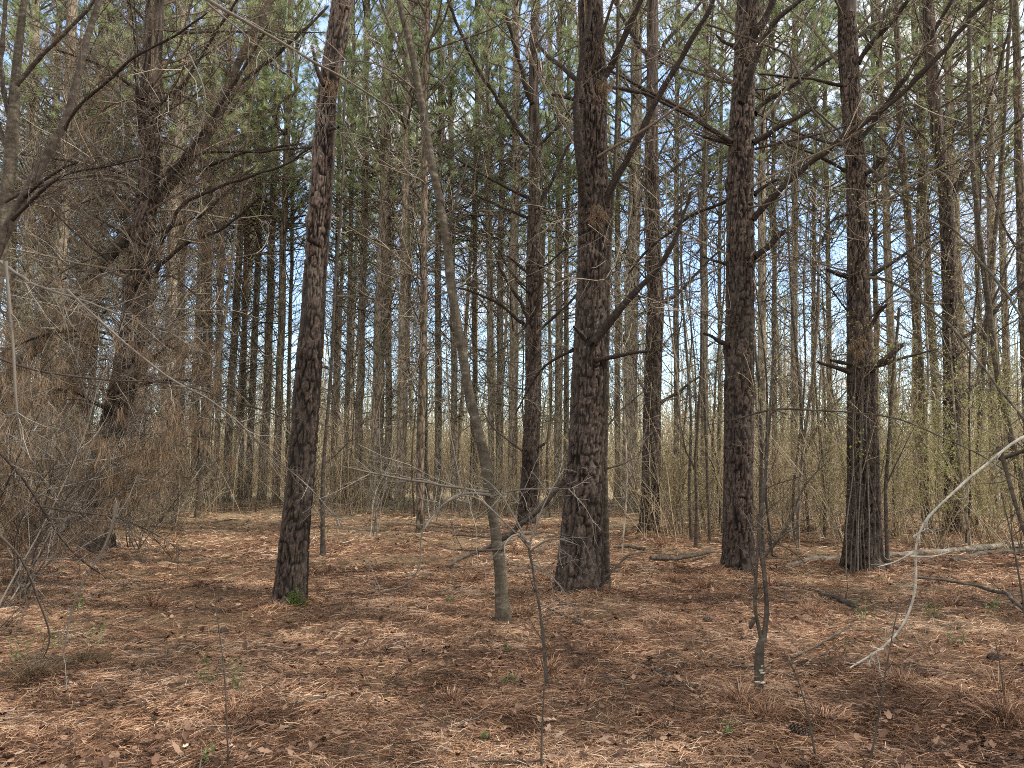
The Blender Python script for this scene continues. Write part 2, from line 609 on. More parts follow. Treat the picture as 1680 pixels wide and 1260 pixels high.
def hero_trunk(pts, sides=96, dz=.014, amp=.014, cw=.027, ch=.105, flare=.3, seed=0, zfine=7.5, mat='bark', knots=()):
    o = pts[0, :3].copy(); z0 = pts[1, 2]
    c1 = resample(pts, dz)
    c1 = c1[c1[:, 2] < zfine]
    c2 = resample(pts, .25)
    c2 = c2[c2[:, 2] > zfine]
    mb = MB()
    for part, S in ((c1, sides), (c2, 24)):
        if len(part) < 2:
            continue
        if S == 24:
            part = np.vstack([c1[-1:], part]) if len(c1) else part
        th = np.arange(S) / S
        TH_, Z = np.meshgrid(th, part[:, 2])
        R = np.repeat(part[:, 3:4], S, 1)
        rm = float(np.median(pts[1:4, 3]))
        nx = max(6, int(round(2 * PI * rm / cw)))
        wx = (fbm(TH_ * 8, Z * 5, seed + 3, 3) - .45) * 1.2 + (vnoise(TH_ * 3, Z * .8, seed + 41, 3) - .5) * 1.6
        zw = Z + .035 * (fbm(TH_ * nx, Z * 9, seed + 13, 2) - .4)
        v1 = vnoise(TH_ * nx + wx, zw / ch, seed, None)
        v2 = vnoise(TH_ * nx * 1.7 + wx * 1.3, zw / (ch * .6), seed + 71, None)
        r1 = np.abs(2 * v1 - 1); r2_ = np.abs(2 * v2 - 1)
        seam = sstep(.04, 0, np.minimum(TH_, 1 - TH_))
        e = sstep(.02, .30, r1) * (.55 + .45 * sstep(.02, .28, r2_))
        n2 = int(nx * 1.8)
        g1, g2, gid = cell(TH_ * n2 + wx * .8, Z / (ch * .42) + (vnoise(TH_ * n2, Z * 20, seed + 8, n2) - .5) * .9, n2, seed + 60)
        e2 = sstep(.0, .3, g2 - g1)
        fine = fbm(TH_ * nx * 3, Z * 26, seed + 21, 3) - .45
        big_ = vnoise(TH_ * 3, Z * 1.1, seed + 90, 3)
        e = e * (1 - seam) + .5 * seam
        hgt = e * (.55 + .3 * e2 * gid) + .15 * r1 + .2 * fine
        cav = np.clip(e * (.34 + .22 * e2 * gid + .14 * r1 + .22 * (big_ - .5)) + .45 * fine * e + .03 + .16 * e * sstep(3.0, 5.2, Z + .8 * big_), 0, 1)  # upper trunk lightened: greyer plates and sunlit paleness put into the bark tone
        low = vnoise(TH_ * 4, Z * 1.3, seed + 50, 4) - .5
        zz = Z - z0
        lob = .5 + .5 * np.cos(TH_ * 2 * PI * 5 + seed + 1.5 * np.sin(TH_ * 2 * PI * 2 + seed))
        fl = flare * np.exp(-np.maximum(zz, 0) / .22) * (.35 + .65 * lob)
        R = R * (1 + .09 * low + fl) + amp * 2.0 * (hgt - .5)
        for (kz, kt, kr, ka) in knots:
            dth = np.abs((TH_ - kt + .5) % 1 - .5) * 2 * PI * rm
            R = R + ka * np.exp(-(dth ** 2 + (Z - kz) ** 2) / kr ** 2)
        X = part[:, 0:1] + R * np.cos(TH_ * 2 * PI) - o[0]
        Yv = part[:, 1:2] + R * np.sin(TH_ * 2 * PI) - o[1]
        V = np.stack([X, Yv, Z - o[2]], -1).reshape(-1, 3)
        k = len(part)
        i = (np.arange(k - 1) * S)[:, None]; j = np.arange(S)[None]; jn = (j + 1) % S
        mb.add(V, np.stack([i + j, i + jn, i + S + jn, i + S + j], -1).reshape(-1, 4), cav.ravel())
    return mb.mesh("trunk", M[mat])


def mid_trunk(pts, mat, sides=16, dz=.22, seed=0, flare=.35):
    o = pts[0, :3].copy(); z0 = pts[1, 2]
    c = resample(pts, dz)
    S = sides
    TH_, Z = np.meshgrid(np.arange(S) / S, c[:, 2])
    R = np.repeat(c[:, 3:4], S, 1)
    fl = flare * np.exp(-np.maximum(Z - z0, 0) / .2)
    R = R * (1 + .16 * (vnoise(TH_ * 4, Z * 2.2, seed, 4) - .5) + .12 * (vnoise(TH_ * 8, Z * 5, seed + 4, 8) - .5) + fl)
    cx = c[:, 0:1] + .05 * (vnoise(Z[:, :1] * .7, Z[:, :1] * 0, seed + 9) - .5)
    V = np.stack([cx + R * np.cos(TH_ * 2 * PI) - o[0], c[:, 1:2] + R * np.sin(TH_ * 2 * PI) - o[1], Z - o[2]], -1).reshape(-1, 3)
    mb = MB()
    i = (np.arange(len(c) - 1) * S)[:, None]; j = np.arange(S)[None]; jn = (j + 1) % S
    mb.add(V, np.stack([i + j, i + jn, i + S + jn, i + S + j], -1).reshape(-1, 4), .5)
    return mb.mesh("trunk", M[mat])


def axis_at(pts, z):
    return np.array([np.interp(z, pts[:, 2], pts[:, 0]), np.interp(z, pts[:, 2], pts[:, 1]), z])


def hang(root, pts, me, name, z0, z1, rz, sx=1.0, sz=1.0, zshift=0.0):
    """copy of a crown mesh set along the trunk's own axis between heights z0 and z1"""
    a = axis_at(pts, z0); b = axis_at(pts, z1)
    d = Vector((b - a)).normalized()
    q = Vector((0, 0, 1)).rotation_difference(d)
    o = obj(name, me, root)
    base = a - d * (z0 - zshift) if False else a - np.array(d) * (z0 - zshift) / max(d.z, .3)
    o.matrix_local = Matrix.Translation(Vector(base - pts[0, :3])) @ q.to_matrix().to_4x4() @ Matrix.Rotation(rz, 4, 'Z') @ Matrix.Diagonal((sx, sx, sz, 1))
    return o


def px_line(root_loc, pl, n=None):
    """photo polyline [(px, py, distance)] -> smooth local 3D polyline"""
    P = np.array([at(*q) for q in pl])
    t = np.concatenate([[0], np.cumsum(np.linalg.norm(np.diff(P, axis=0), axis=1))])
    n = n or max(8, int(t[-1] / .06))
    s = np.linspace(0, t[-1], n)
    Q = np.stack([np.interp(s, t, P[:, c]) for c in range(3)], 1)
    w = 5 if n > 12 else 3
    for _ in range(2):
        Qp = np.pad(Q, ((w // 2, w // 2), (0, 0)), mode='reflect', reflect_type='odd')
        Q = np.stack([np.convolve(Qp[:, c], np.ones(w) / w, 'valid') for c in range(3)], 1)
    Q[0] = P[0]; Q[-1] = P[-1]
    return Q - np.asarray(root_loc)


def limb(root, pl, w0, w1, mat='twig', ntw=0, name='branch', twL=(.25, 1.1), seed=0, sub=4, stub=False, dead=0, twrad=(.004, .002)):
    """one branch along a photo polyline; w0, w1 widths in photo pixels"""
    r = np.random.default_rng(seed + int(pl[0][0]) * 7 + int(pl[0][1]))
    P = px_line(np.array(root.location), pl)
    n = len(P)
    D0 = depth(at(*pl[0])); D1 = depth(at(*pl[-1]))
    R = np.linspace(w0 * D0 / F / 2, w1 * D1 / F / 2, n)
    R = R * (1 + .35 * (vnoise(np.arange(n) * .5, np.zeros(n), seed + 3) - .5))
    R[0] *= 1.35
    P = P + np.stack([(vnoise(np.arange(n) * .35, np.zeros(n) + c, seed + 5) - .5) * R * 1.0 for c in range(3)], 1)
    if not stub:
        R[-1] = R[-1] * .5
    mb = MB()
    tubes(mb, P, R, 9, .25)
    if stub:  # broken end
        c = P[-1]; mb.add(np.vstack([P[-1] + rdir(9, r) * R[-1] * .8, c + nrm(P[-1] - P[-2]) * R[-1]]), np.array([[i, (i + 1) % 9, 9] for i in range(9)]), .8)
    if ntw:
        Q = twigs(mb, P[None], int(ntw * 2.1), .12, twL, sub, twrad, (0, 0, .15), .15, (30, 75), r, 2)
        if dead:
            q, T, _, _ = spawn(Q, dead, 0, 1, r)
            needles_hang(mb, q, 9, r, 1)
    mats = [M[mat], M['dead'], M['twig']] if mat == 'twig' or w0 < 3 else [M[mat], M['dead'], M[mat if mat in ('twig_pale', 'grey', 'pale', 'bleached') else 'twig']]
    if mat == 'twig' and w0 >= 5:
        mats[0] = M['limb']
    return obj(name, mb.mesh(name, mats), root)


def needles_hang(mb, q, per, r, mi=0, L=(.1, .2), w=.003, spread=.35):
    pi = np.repeat(np.arange(len(q)), per)
    d = nrm(np.array([0, 0, -1.]) + r.normal(0, spread, (len(pi), 3)))
    blades(mb, q[pi] + r.normal(0, .012, (len(pi), 3)), d, r.uniform(L[0], L[1], len(pi)), w, None, np.clip(r.normal(.55, .25, len(pi)), 0, 1), mi, 3, r)


def base_of(pts):
    return pts[0, :3]


ALLTREES = []   # (px, distance, object) for the labels


def tree_common(root, pts, bare=None, green=None, seed=0, bz=(2.5, 9), H=19, sx=1.0, bsx=1.0):
    r = np.random.default_rng(seed + 999)
    if bare is not None:
        hang(root, pts, bare, "bare_crown", bz[0], bz[1], r.uniform(0, 6.28), bsx, 1.0)
    if green is not None:
        s = H / 19.0
        hang(root, pts, green, "crown", 11 * s, 18.5 * s, r.uniform(0, 6.28), sx, s, 0)


# ================================================================== hero pines
def hero(name, pix, label, limbs, seed, H=19, sides=96, amp=.014, green=0, bare=None, flare=.3, cat='tree', knots=(), group=None, dz=.014, Y=None):
    g = gpt(pix[0][0], pix[0][1])
    Y = Y or g[1]
    pts = trunk_points(pix, Y, H)
    MOUNDS.append((pts[1, 0], pts[1, 1], pts[1, 3] * 2.3, .10))
    root = thing(name, base_of(pts), label, cat, group)
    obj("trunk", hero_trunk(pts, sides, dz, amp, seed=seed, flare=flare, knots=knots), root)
    for i, L in enumerate(limbs):
        kw = L[3] if len(L) > 3 else {}
        limb(root, [(q[0], q[1], Y + q[2]) for q in L[0]], L[1], L[2], seed=seed + i * 13, **kw)
    tree_common(root, pts, bare, GREEN_THIN[green % 3] if green is not None else None, seed, H=H)
    return root, pts, Y


T = dict
# -- the leaning pine on the left of the middle
leanA, ptsA, YA = hero("pine_tree", [(473, 1003, 52), (478, 960, 48), (484, 870, 45), (494, 788, 42), (506, 610, 42), (512, 540, 39), (519, 420, 36), (522, 390, 38), (528, 300, 34), (531, 250, 34), (537, 150, 30), (545, 110, 32), (562, 0, 33)],
    "dark reddish pine leaning right with mossy foot and short broken stub high up", [
        ([(529, 140, -.1), (521, 118, -.14), (512, 76, -.2)], 9, 5, T(stub=True)),
        ([(540, 213, -.12), (556, 208, -.2)], 6, 4, T(stub=True)),
        ([(520, 395, -.14), (506, 392, -.2)], 11, 8, T(stub=True)),
    ], 11, 18, knots=((2.55, .72, .07, .03), (3.9, .6, .06, .03), (4.6, .3, .08, .03)))
# -- thickest pine
bigC, ptsC, YC = hero("pine_tree", [(949, 983, 74), (952, 940, 73), (956, 860, 67), (958, 818, 64), (963, 720, 58), (967, 620, 54), (971, 500, 48), (973, 420, 49), (976, 350, 52), (974, 300, 46), (973, 250, 43), (973, 160, 42), (972, 100, 38), (968, 0, 38)],
    "thickest pine in the middle with deeply plated bark and several dark rising limbs", [
        ([(962, 335, -.2), (951, 290, -.36), (944, 235, -.42), (946, 180, -.44), (953, 110, -.44), (962, 50, -.42), (969, 0, -.4), (974, -70, -.38)], 13, 8, T(ntw=4)),
        ([(990, 338, -.1), (1005, 308, -.16), (1023, 277, -.2), (1057, 200, -.3), (1080, 157, -.35), (1120, 93, -.4), (1162, 20, -.45), (1200, -60, -.5)], 13, 6, T(ntw=16)),
        ([(984, 135, -.05), (1001, 112, -.1), (1014, 90, -.15), (1036, 38, -.2), (1052, 0, -.25), (1070, -50, -.3)], 13, 8, T(ntw=10)),
        ([(975, 560, -.22), (990, 538, -.28), (1003, 520, -.3), (1053, 467, -.4), (1090, 430, -.45), (1110, 390, -.5), (1133, 316, -.55)], 14, 5, T(ntw=4, stub=True)),
        ([(978, 592, -.2), (1010, 583, -.3), (1068, 576, -.4)], 9, 5, T(stub=True)),
        ([(957, 140, .1), (930, 118, .3), (900, 93, .6), (870, 60, 1.0)], 9, 4, T(ntw=8)),
        ([(957, 166, -.1), (925, 160, -.1), (905, 156, -.1)], 7, 5, T(stub=True)),
        ([(990, 140, .1), (1050, 150, .5), (1110, 180, .9), (1160, 205, 1.2)], 7, 4, T(ntw=10)),
        ([(960, 555, -.2), (950, 545, -.28), (942, 536, -.32)], 9, 5, T(stub=True)),
        ([(940, 575, 0), (905, 590, .2), (880, 612, .3), (845, 680, .4)], 6, 2, T(ntw=10)),
    ], 23, 20, 112, .017, 1, bare=BARE_LIGHT[0], knots=((3.65, .7, .09, .05), (3.7, .1, .1, .05), (2.6, .75, .08, .04), (2.55, .9, .08, .04)))
# -- pine with the long sweeping limb
pineD, ptsD, YD = hero("pine_tree", [(1213, 946, 52), (1212, 910, 49), (1211, 780, 46), (1213, 620, 46), (1214, 540, 45), (1215, 420, 44), (1214, 300, 41), (1217, 200, 38), (1222, 100, 33), (1226, 0, 34)],
    "straight dark pine whose long bare limb sweeps up to the right", [
        ([(1236, 357, -.1), (1262, 326, -.2), (1290, 300, -.25), (1345, 255, -.35), (1385, 222, -.4), (1450, 180, -.5), (1520, 115, -.6), (1570, 60, -.65), (1622, -10, -.7), (1680, -90, -.8)], 10, 6.5, T(ntw=22)),
        ([(1236, 186, .1), (1262, 163, .2), (1300, 142, .3), (1330, 120, .4), (1375, 85, .5), (1440, 35, .7), (1480, 0, .8)], 8, 5, T(ntw=14)),
        ([(1234, 232, -.1), (1275, 212, -.2), (1341, 175, -.3)], 9, 5, T(stub=True, ntw=3)),
        ([(1196, 233, -.1), (1160, 206, -.2), (1120, 180, -.3), (1050, 142, -.4), (990, 110, -.5)], 9, 4, T(ntw=12)),
        ([(1196, 236, 0), (1168, 228, 0), (1140, 219, 0)], 6, 3, T(ntw=3)),
        ([(1217, 165, -.18), (1230, 130, -.25), (1248, 75, -.3), (1262, 42, -.3), (1295, 15, -.35), (1340, -20, -.4)], 11, 6, T(ntw=8)),
        ([(1232, 78, -.05), (1246, 50, -.1), (1262, 20, -.15), (1280, -20, -.2)], 13, 9, T(ntw=5)),
        ([(1207, 74, -.05), (1188, 70, -.1), (1173, 55, -.12)], 7, 4, T(ntw=3)),
        ([(1236, 317, 0), (1252, 306, 0), (1278, 294, 0)], 7, 4, T(ntw=4)),
        ([(1238, 420, -.15), (1258, 404, -.2), (1286, 380, -.25)], 11, 9, T(stub=True)),
        ([(1192, 568, -.1), (1178, 556, -.1), (1155, 548, -.1)], 8, 5, T(stub=True)),
        ([(1193, 432, 0), (1170, 428, .1), (1150, 420, .2)], 6, 3, T(ntw=5)),
        ([(1236, 190, .2), (1220, 300, .5), (1140, 420, 1.0)], 3, 2, T(ntw=8)),
        ([(1195, 330, .1), (1140, 350, .4), (1060, 410, .8), (1030, 450, 1.0)], 6, 3, T(ntw=14)),
    ], 37, 20, 96, .015, 2, bare=BARE_LIGHT[1], knots=((4.1, .9, .08, .04), (5.1, .5, .08, .04), (2.9, .5, .1, .03)))
# -- right pine with twigs and sprouting needles on the trunk
pineE, ptsE, YE = hero("pine_tree", [(1415, 944, 60), (1416, 900, 57), (1416, 860, 53), (1417, 780, 48), (1414, 680, 44), (1413, 620, 43), (1410, 560, 38), (1408, 420, 32), (1406, 300, 32), (1399, 200, 29), (1392, 100, 29), (1389, 0, 27)],
    "right-hand pine wrapped in fine twigs, with curved bare stubs on both sides", [
        ([(1384, 142, 0), (1360, 134, -.1), (1330, 130, -.2), (1290, 126, -.3), (1245, 122, -.4)], 6, 3, T(ntw=7)),
        ([(1388, 280, 0), (1340, 255, -.1), (1310, 243, -.15), (1278, 232, -.2)], 6, 3, T(ntw=5)),
        ([(1408, 234, -.1), (1440, 195, -.1), (1470, 150, -.2), (1520, 75, -.3), (1562, 0, -.4), (1600, -70, -.5)], 8, 5, T(ntw=18)),
        ([(1405, 102, -.05), (1430, 72, -.1), (1480, 15, -.2), (1510, -30, -.3)], 9, 6, T(ntw=12)),
        ([(1418, 287, -.1), (1434, 275, -.15), (1450, 262, -.2)], 9, 11, T(stub=True)),
        ([(1421, 306, -.1), (1450, 290, -.1), (1485, 266, -.1)], 7, 3, T(ntw=5)),
        ([(1420, 340, 0), (1438, 326, .1), (1462, 316, .2)], 5, 3, T(ntw=4)),
        ([(1392, 352, -.1), (1372, 356, -.15), (1356, 372, -.2), (1348, 405, -.2)], 5, 3, {}),
        ([(1422, 457, -.05), (1452, 438, -.1), (1480, 420, -.1), (1536, 380, -.2)], 8, 4, T(ntw=5)),
        ([(1396, 455, 0), (1378, 452, -.1), (1358, 443, -.1)], 8, 6, T(stub=True)),
        ([(1425, 604, -.15), (1450, 592, -.2), (1482, 566, -.25)], 11, 7, T(stub=True, ntw=2)),
        ([(1425, 606, -.1), (1470, 590, -.1), (1540, 573, -.1)], 7, 3, T(ntw=6)),
        ([(1398, 596, -.1), (1382, 594, -.15), (1363, 591, -.2)], 8, 5, T(stub=True)),
        ([(1396, 612, -.1), (1370, 604, -.15), (1342, 594, -.2)], 8, 5, T(stub=True)),
        ([(1428, 540, -.1), (1440, 515, -.15), (1455, 500, -.2)], 7, 5, T(stub=True)),
    ], 41, 19, 96, .013, 3, bare=BARE_LIGHT[2], flare=.35)
for i in range(9):
    x0 = 1388 + i * 6.5
    x1 = 1400 + i * 4 + 8 * math.sin(i * 2.1)
    limb(pineE, [(x0, 946, YE - .3), (x0 + 5 * math.sin(i), 860, YE - .28), (x1, 780, YE - .24), (x1 + 6 * math.sin(i * 3), 690, YE - .22), (x1 + 4, 620 - 20 * (i % 3), YE - .2)], 2.4, 1.4, 'twig_pale' if i % 3 == 0 else 'stem', 9, 'vine', (.08, .35), 300 + i, 3, twrad=(.002, .0012))
# -- slimmer pines one row back
pineF, ptsF, YF = hero("pine_tree", [(1065, 880, 33), (1066, 840, 30), (1068, 780, 29), (1071, 620, 28), (1076, 500, 27), (1072, 400, 25), (1069, 300, 22), (1070, 150, 19), (1071, 0, 17)],
    "pine just right of the thickest pine, one row back, with whorls of bare branches", [
        ([(1080, 300, 0), (1095, 285, .1), (1125, 262, .2), (1180, 225, .3)], 6, 3, T(ntw=14)),
        ([(1062, 310, 0), (1040, 280, .1), (1010, 250, .2), (980, 230, .3)], 5, 3, T(ntw=12)),
        ([(1078, 90, 0), (1100, 60, .1), (1130, 30, .2), (1170, -30, .4)], 7, 4, T(ntw=12)),
        ([(1064, 100, 0), (1040, 60, .1), (1015, 20, .2), (990, -40, .3)], 7, 4, T(ntw=12)),
        ([(1085, 660, 0), (1110, 645, .1), (1150, 615, .2)], 6, 3, T(ntw=5)),
        ([(1085, 500, 0), (1110, 485, .1), (1160, 430, .2), (1190, 400, .2)], 6, 3, T(ntw=12)),
        ([(1080, 385, 0), (1110, 345, .2), (1140, 320, .3)], 5, 3, T(ntw=12)),
    ], 53, 20, 64, .012, 4, bare=BARE[0], dz=.025)
pineG, ptsG, YG = hero("pine_tree", [(865, 869, 31), (866, 830, 30), (870, 780, 29), (875, 620, 26), (876, 450, 26), (878, 300, 20), (877, 200, 18), (875, 100, 13), (879, 0, 15)],
    "pine left of the thickest pine with limbs curving up like a candelabra", [
        ([(872, 242, -.1), (853, 217, -.15), (823, 173, -.2), (790, 123, -.3), (760, 63, -.4), (735, 0, -.5)], 7, 5, T(ntw=18)),
        ([(872, 170, -.1), (862, 140, -.15), (853, 110, -.2), (833, 33, -.3), (822, -10, -.3)], 8, 6, T(ntw=10)),
        ([(870, 325, -.05), (827, 307, -.1), (787, 283, -.2), (747, 260, -.3)], 6, 3, T(ntw=12)),
        ([(868, 358, 0), (820, 340, 0), (760, 310, 0)], 5, 3, T(ntw=12)),
        ([(884, 242, 0), (912, 210, 0), (945, 170, 0)], 5, 3, T(ntw=10)),
        ([(884, 340, -.1), (905, 300, -.1), (922, 260, -.1), (947, 210, -.1)], 7, 4, T(ntw=12)),
        ([(872, 535, -.12), (858, 505, -.2), (847, 480, -.2), (823, 447, -.25), (813, 420, -.3)], 7, 5, T(stub=True)),
        ([(870, 450, -.1), (855, 438, -.1), (832, 420, -.15)], 6, 4, T(ntw=8)),
        ([(876, 538, -.15), (880, 505, -.2), (885, 478, -.2), (890, 455, -.2)], 5, 4, T(ntw=4)),
        ([(870, 540, -.05), (820, 500, -.1), (780, 480, -.15), (745, 470, -.2)], 6, 3, T(ntw=8)),
        ([(868, 748, -.1), (830, 720, -.2), (805, 700, -.2), (790, 670, -.2)], 4, 2, T(ntw=6)),
        ([(888, 540, 0), (930, 500, 0), (990, 440, .1)], 5, 2, T(ntw=12)),
        ([(884, 735, -.1), (893, 727, -.12)], 5, 4, T(stub=True)),
    ], 59, 19, 64, .012, 0, bare=BARE[1], dz=.025)
pineI, ptsI, YI = hero("pine_tree", [(1563, 876, 28), (1562, 820, 26), (1562, 700, 26), (1562, 620, 25), (1556, 420, 21), (1550, 300, 20), (1535, 200, 20), (1528, 100, 19), (1522, 0, 17)],
    "dark pine at the right behind the white branch, leafy vines on its trunk", [
        ([(1566, 660, -.1), (1585, 645, -.1), (1607, 626, -.1)], 6, 4, T(ntw=4)),
        ([(1565, 560, 0), (1600, 545, 0), (1640, 500, 0), (1690, 455, 0)], 7, 5, T(ntw=8)),
        ([(1565, 310, 0), (1590, 265, 0), (1610, 210, 0), (1640, 110, 0), (1660, 30, 0)], 6, 4, T(ntw=18)),
        ([(1560, 330, 0), (1600, 260, 0), (1650, 215, 0), (1690, 180, 0)], 6, 4, T(ntw=14)),
    ], 61, 20, 64, .012, 2, bare=BARE[2], dz=.025)
pineK, ptsK, YK = hero("pine_tree", [(158, 912, 54), (160, 870, 48), (166, 780, 45), (185, 700, 42), (205, 620, 40), (222, 500, 38), (231, 420, 36), (243, 300, 33), (247, 150, 32), (254, 0, 27)],
    "left pine draped in hanging dead needles, half hidden by fine dark twigs", [
        ([(250, 330, -.1), (290, 280, -.2), (330, 220, -.3), (390, 130, -.4), (440, 40, -.5)], 8, 4, T(ntw=26, dead=1)),
        ([(248, 430, -.1), (300, 330, -.3), (380, 300, -.5), (470, 270, -.6), (520, 235, -.7)], 7, 3, T(ntw=30)),
        ([(250, 300, -.1), (320, 250, -.1), (420, 250, -.2), (520, 240, -.3)], 6, 3, T(ntw=26)),
        ([(232, 320, -.2), (180, 280, -.3), (110, 300, -.4), (40, 340, -.6)], 7, 3, T(ntw=26, dead=1)),
        ([(228, 470, -.2), (300, 400, -.4), (360, 380, -.5), (430, 320, -.7)], 8, 3, T(ntw=24)),
        ([(250, 180, -.2), (300, 140, -.4), (350, 60, -.5), (400, -20, -.6)], 7, 4, T(ntw=22)),
        ([(235, 160, -.2), (190, 120, -.3), (150, 100, -.5), (90, 80, -.7)], 6, 3, T(ntw=24, dead=1)),
        ([(215, 560, -.2), (150, 540, -.5), (80, 545, -.9), (0, 580, -1.2)], 6, 3, T(ntw=26, dead=2)),
        ([(205, 640, -.2), (260, 625, -.5), (310, 622, -.7), (345, 640, -.9)], 6, 3, T(ntw=16, dead=2)),
        ([(190, 680, -.2), (120, 640, -.5), (60, 640, -1), (10, 660, -1.3)], 6, 3, T(ntw=22, dead=3)),
        ([(215, 600, -.2), (255, 585, -.6), (275, 565, -.7)], 6, 3, T(ntw=10, dead=2)),
    ], 67, 19, 80, .014, 1, bare=BARE_DENSE[0], dz=.02)


def leafy(root, pts, z0, z1, n, spread, size, seed):
    r = np.random.default_rng(seed)
    z = r.uniform(z0, z1, n)
    c = np.stack([np.interp(z, pts[:, 2], pts[:, 0]), np.interp(z, pts[:, 2], pts[:, 1]), z], 1)
    # leaves gather into sprays
    k = max(4, n // 14)
    ctr = c[:k] + r.normal(0, spread, (k, 3))
    q = ctr[r.integers(0, k, n)] + r.normal(0, .13, (n, 3)) - pts[0, :3]
    lb = MB()
    leafcards(lb, q, size, r)
    obj("leaves", lb.mesh("leaves", M['leaf'], False), root)


leafy(pineI, ptsI, .8, 8, 700, .3, .04, 1)
leafy(pineE, ptsE, 1.2, 6.5, 260, .3, .028, 2)
rk = np.random.default_rng(314)
for i in range(22):
    py = 150 + i * 26
    x0 = np.interp(py, [150, 420, 620, 780], [247, 231, 205, 166])
    sg = -1 if i % 3 else 1
    w = rk.uniform(90, 230) * (1 if sg < 0 else .7)
    up_k = rk.uniform(-30, 20); dn = rk.uniform(30, 130)
    yo = rk.uniform(-.9, .5)
    limb(pineK, [(x0, py, YK - .1), (x0 + sg * w * .35, py + up_k, YK + yo * .4), (x0 + sg * w * .75, py + up_k + dn * .4, YK + yo * .8), (x0 + sg * w, py + up_k + dn, YK + yo)], 3.5, 1.5, ('twig_mix', 'twig', 'twig_pale')[i % 3], 13, 'branch', (.2, .9), 600 + i, 4, dead=(1 if i % 2 else 0))
# -- needles caught on the whorls, moss at the foot: parts of their pines
def caught(root, px, py, Y, n, spread, r=rng, L=(.12, .2)):
    mb = MB()
    c = at(px, py, Y) - np.array(root.location)
    q = c + r.normal(0, 1, (n, 3)) * np.array(spread)
    needles_hang(mb, q, 14, r, 0, L)
    obj("caught_needles", mb.mesh("caught_needles", M['dead']), root)


caught(bigC, 984, 345, YC - .2, 26, (.06, .03, .05), L=(.08, .15))
caught(bigC, 990, 140, YC - .17, 20, (.05, .03, .06), L=(.08, .15))
caught(leanA, 541, 140, YA - .1, 16, (.04, .03, .05), L=(.1, .16))
caught(pineE, 1412, 560, YE - .15, 50, (.12, .06, .16), L=(.08, .16))
caught(pineG, 875, 545, YG - .1, 24, (.12, .05, .06), L=(.08, .16))
caught(pineF, 1074, 535, YF - .1, 20, (.12, .05, .06), L=(.08, .16))
caught(pineK, 205, 640, YK - .3, 50, (.25, .12, .4))
caught(pineK, 160, 830, YK - .3, 50, (.22, .1, .4), L=(.15, .3))
caught(pineK, 230, 470, YK - .25, 50, (.2, .1, .5))
mb = MB()
q = np.stack([rng.normal(.12, .05, 500), -.19 + rng.normal(0, .03, 500), np.abs(rng.normal(.05, .06, 500)) + .19], 1)
blades(mb, q, rdir(500) + np.array([0, -.3, .5]), .035, .006, None, rng.uniform(0, 1, 500))
tag(obj("moss", mb.mesh("moss", M['moss']), leanA), kind="stuff")

# ================================================================== hardwoods and slim stems
def slim(name, pix, label, mat, Y=None, limbs=(), seed=0, H=None, sides=20, cat='tree', Ytop=None, bare=None, group=None, flare=.25, bz=(2.5, 7), bsx=1.0, twmat='twig'):
    g = gpt(pix[0][0], pix[0][1])
    Y = Y or g[1]
    H = H or at(pix[-1][0], pix[-1][1], Y)[2]
    pts = trunk_points(pix, Y, H, .02, Ytop)
    root = thing(name, base_of(pts), label, cat, group)
    obj("trunk", mid_trunk(pts, mat, sides, .06, seed, flare), root)
    for i, L in enumerate(limbs):
        kw = dict(L[3]) if len(L) > 3 else {}
        kw.setdefault('mat', twmat)
        limb(root, [(q[0], q[1], Y + q[2]) for q in L[0]], L[1], L[2], seed=seed + i * 13, **kw)
    if bare is not None:
        hang(root, pts, bare, "bare_crown", bz[0], bz[1], seed * 1.3, bsx, 1)
    return root, pts, Y


greyB, ptsB, YB = slim("hardwood_tree", [(829, 1010, 22), (827, 980, 20), (823, 930, 19), (812, 860, 18), (801, 800, 18), (794, 750, 17), (782, 700, 17), (768, 650, 17), (752, 560, 15), (738, 480, 15), (732, 420, 15), (722, 350, 14), (705, 270, 13), (690, 180, 12), (676, 100, 11), (652, 0, 9)],
    "slender bent grey hardwood leaning left, in front of the thickest pine's left side", 'grey', seed=3, H=13, limbs=[
        ([(690, 170, 0), (672, 120, 0), (640, 40, .1), (615, -20, .2)], 6, 4, T(ntw=6, mat='grey')),
        ([(730, 400, 0), (745, 340, 0), (770, 250, .1), (800, 180, .2)], 4, 2, T(ntw=8)),
        ([(684, 150, 0), (640, 110, -.2), (575, 95, -.4), (520, 110, -.5)], 3, 2, T(ntw=6, mat='twig_pale')),
        ([(804, 812, -.05), (770, 806, -.3), (735, 818, -.6), (712, 840, -.8), (695, 870, -.9)], 5, 3, T(ntw=3, mat='twig_pale')),
        ([(802, 808, -.05), (770, 803, -.2), (700, 792, -.5), (640, 782, -.7), (560, 765, -.9)], 5, 2, T(ntw=8, mat='twig_pale')),
        ([(805, 815, -.1), (850, 800, -.3), (900, 805, -.5), (950, 800, -.7)], 4, 1, T(ntw=6, mat='twig_pale')),
        ([(826, 900, -.05), (800, 905, -.1), (745, 900, -.1)], 4, 2, T(ntw=2)),
    ])
slimN, _, _ = slim("hardwood_tree", [(998, 976, 11), (996, 900, 11), (993, 820, 10), (992, 760, 9), (996, 640, 8), (998, 560, 7), (1000, 470, 7), (1010, 300, 6), (1012, 120, 5)],
    "thin straight grey stem standing against the right side of the thickest pine", 'grey', seed=5, H=9, limbs=[
        ([(995, 700, 0), (1020, 670, .1), (1060, 640, .2)], 3, 1, T(ntw=5)), ([(994, 770, 0), (1030, 760, -.2), (1060, 735, -.3)], 3, 1, T(ntw=5, mat='twig_pale'))])
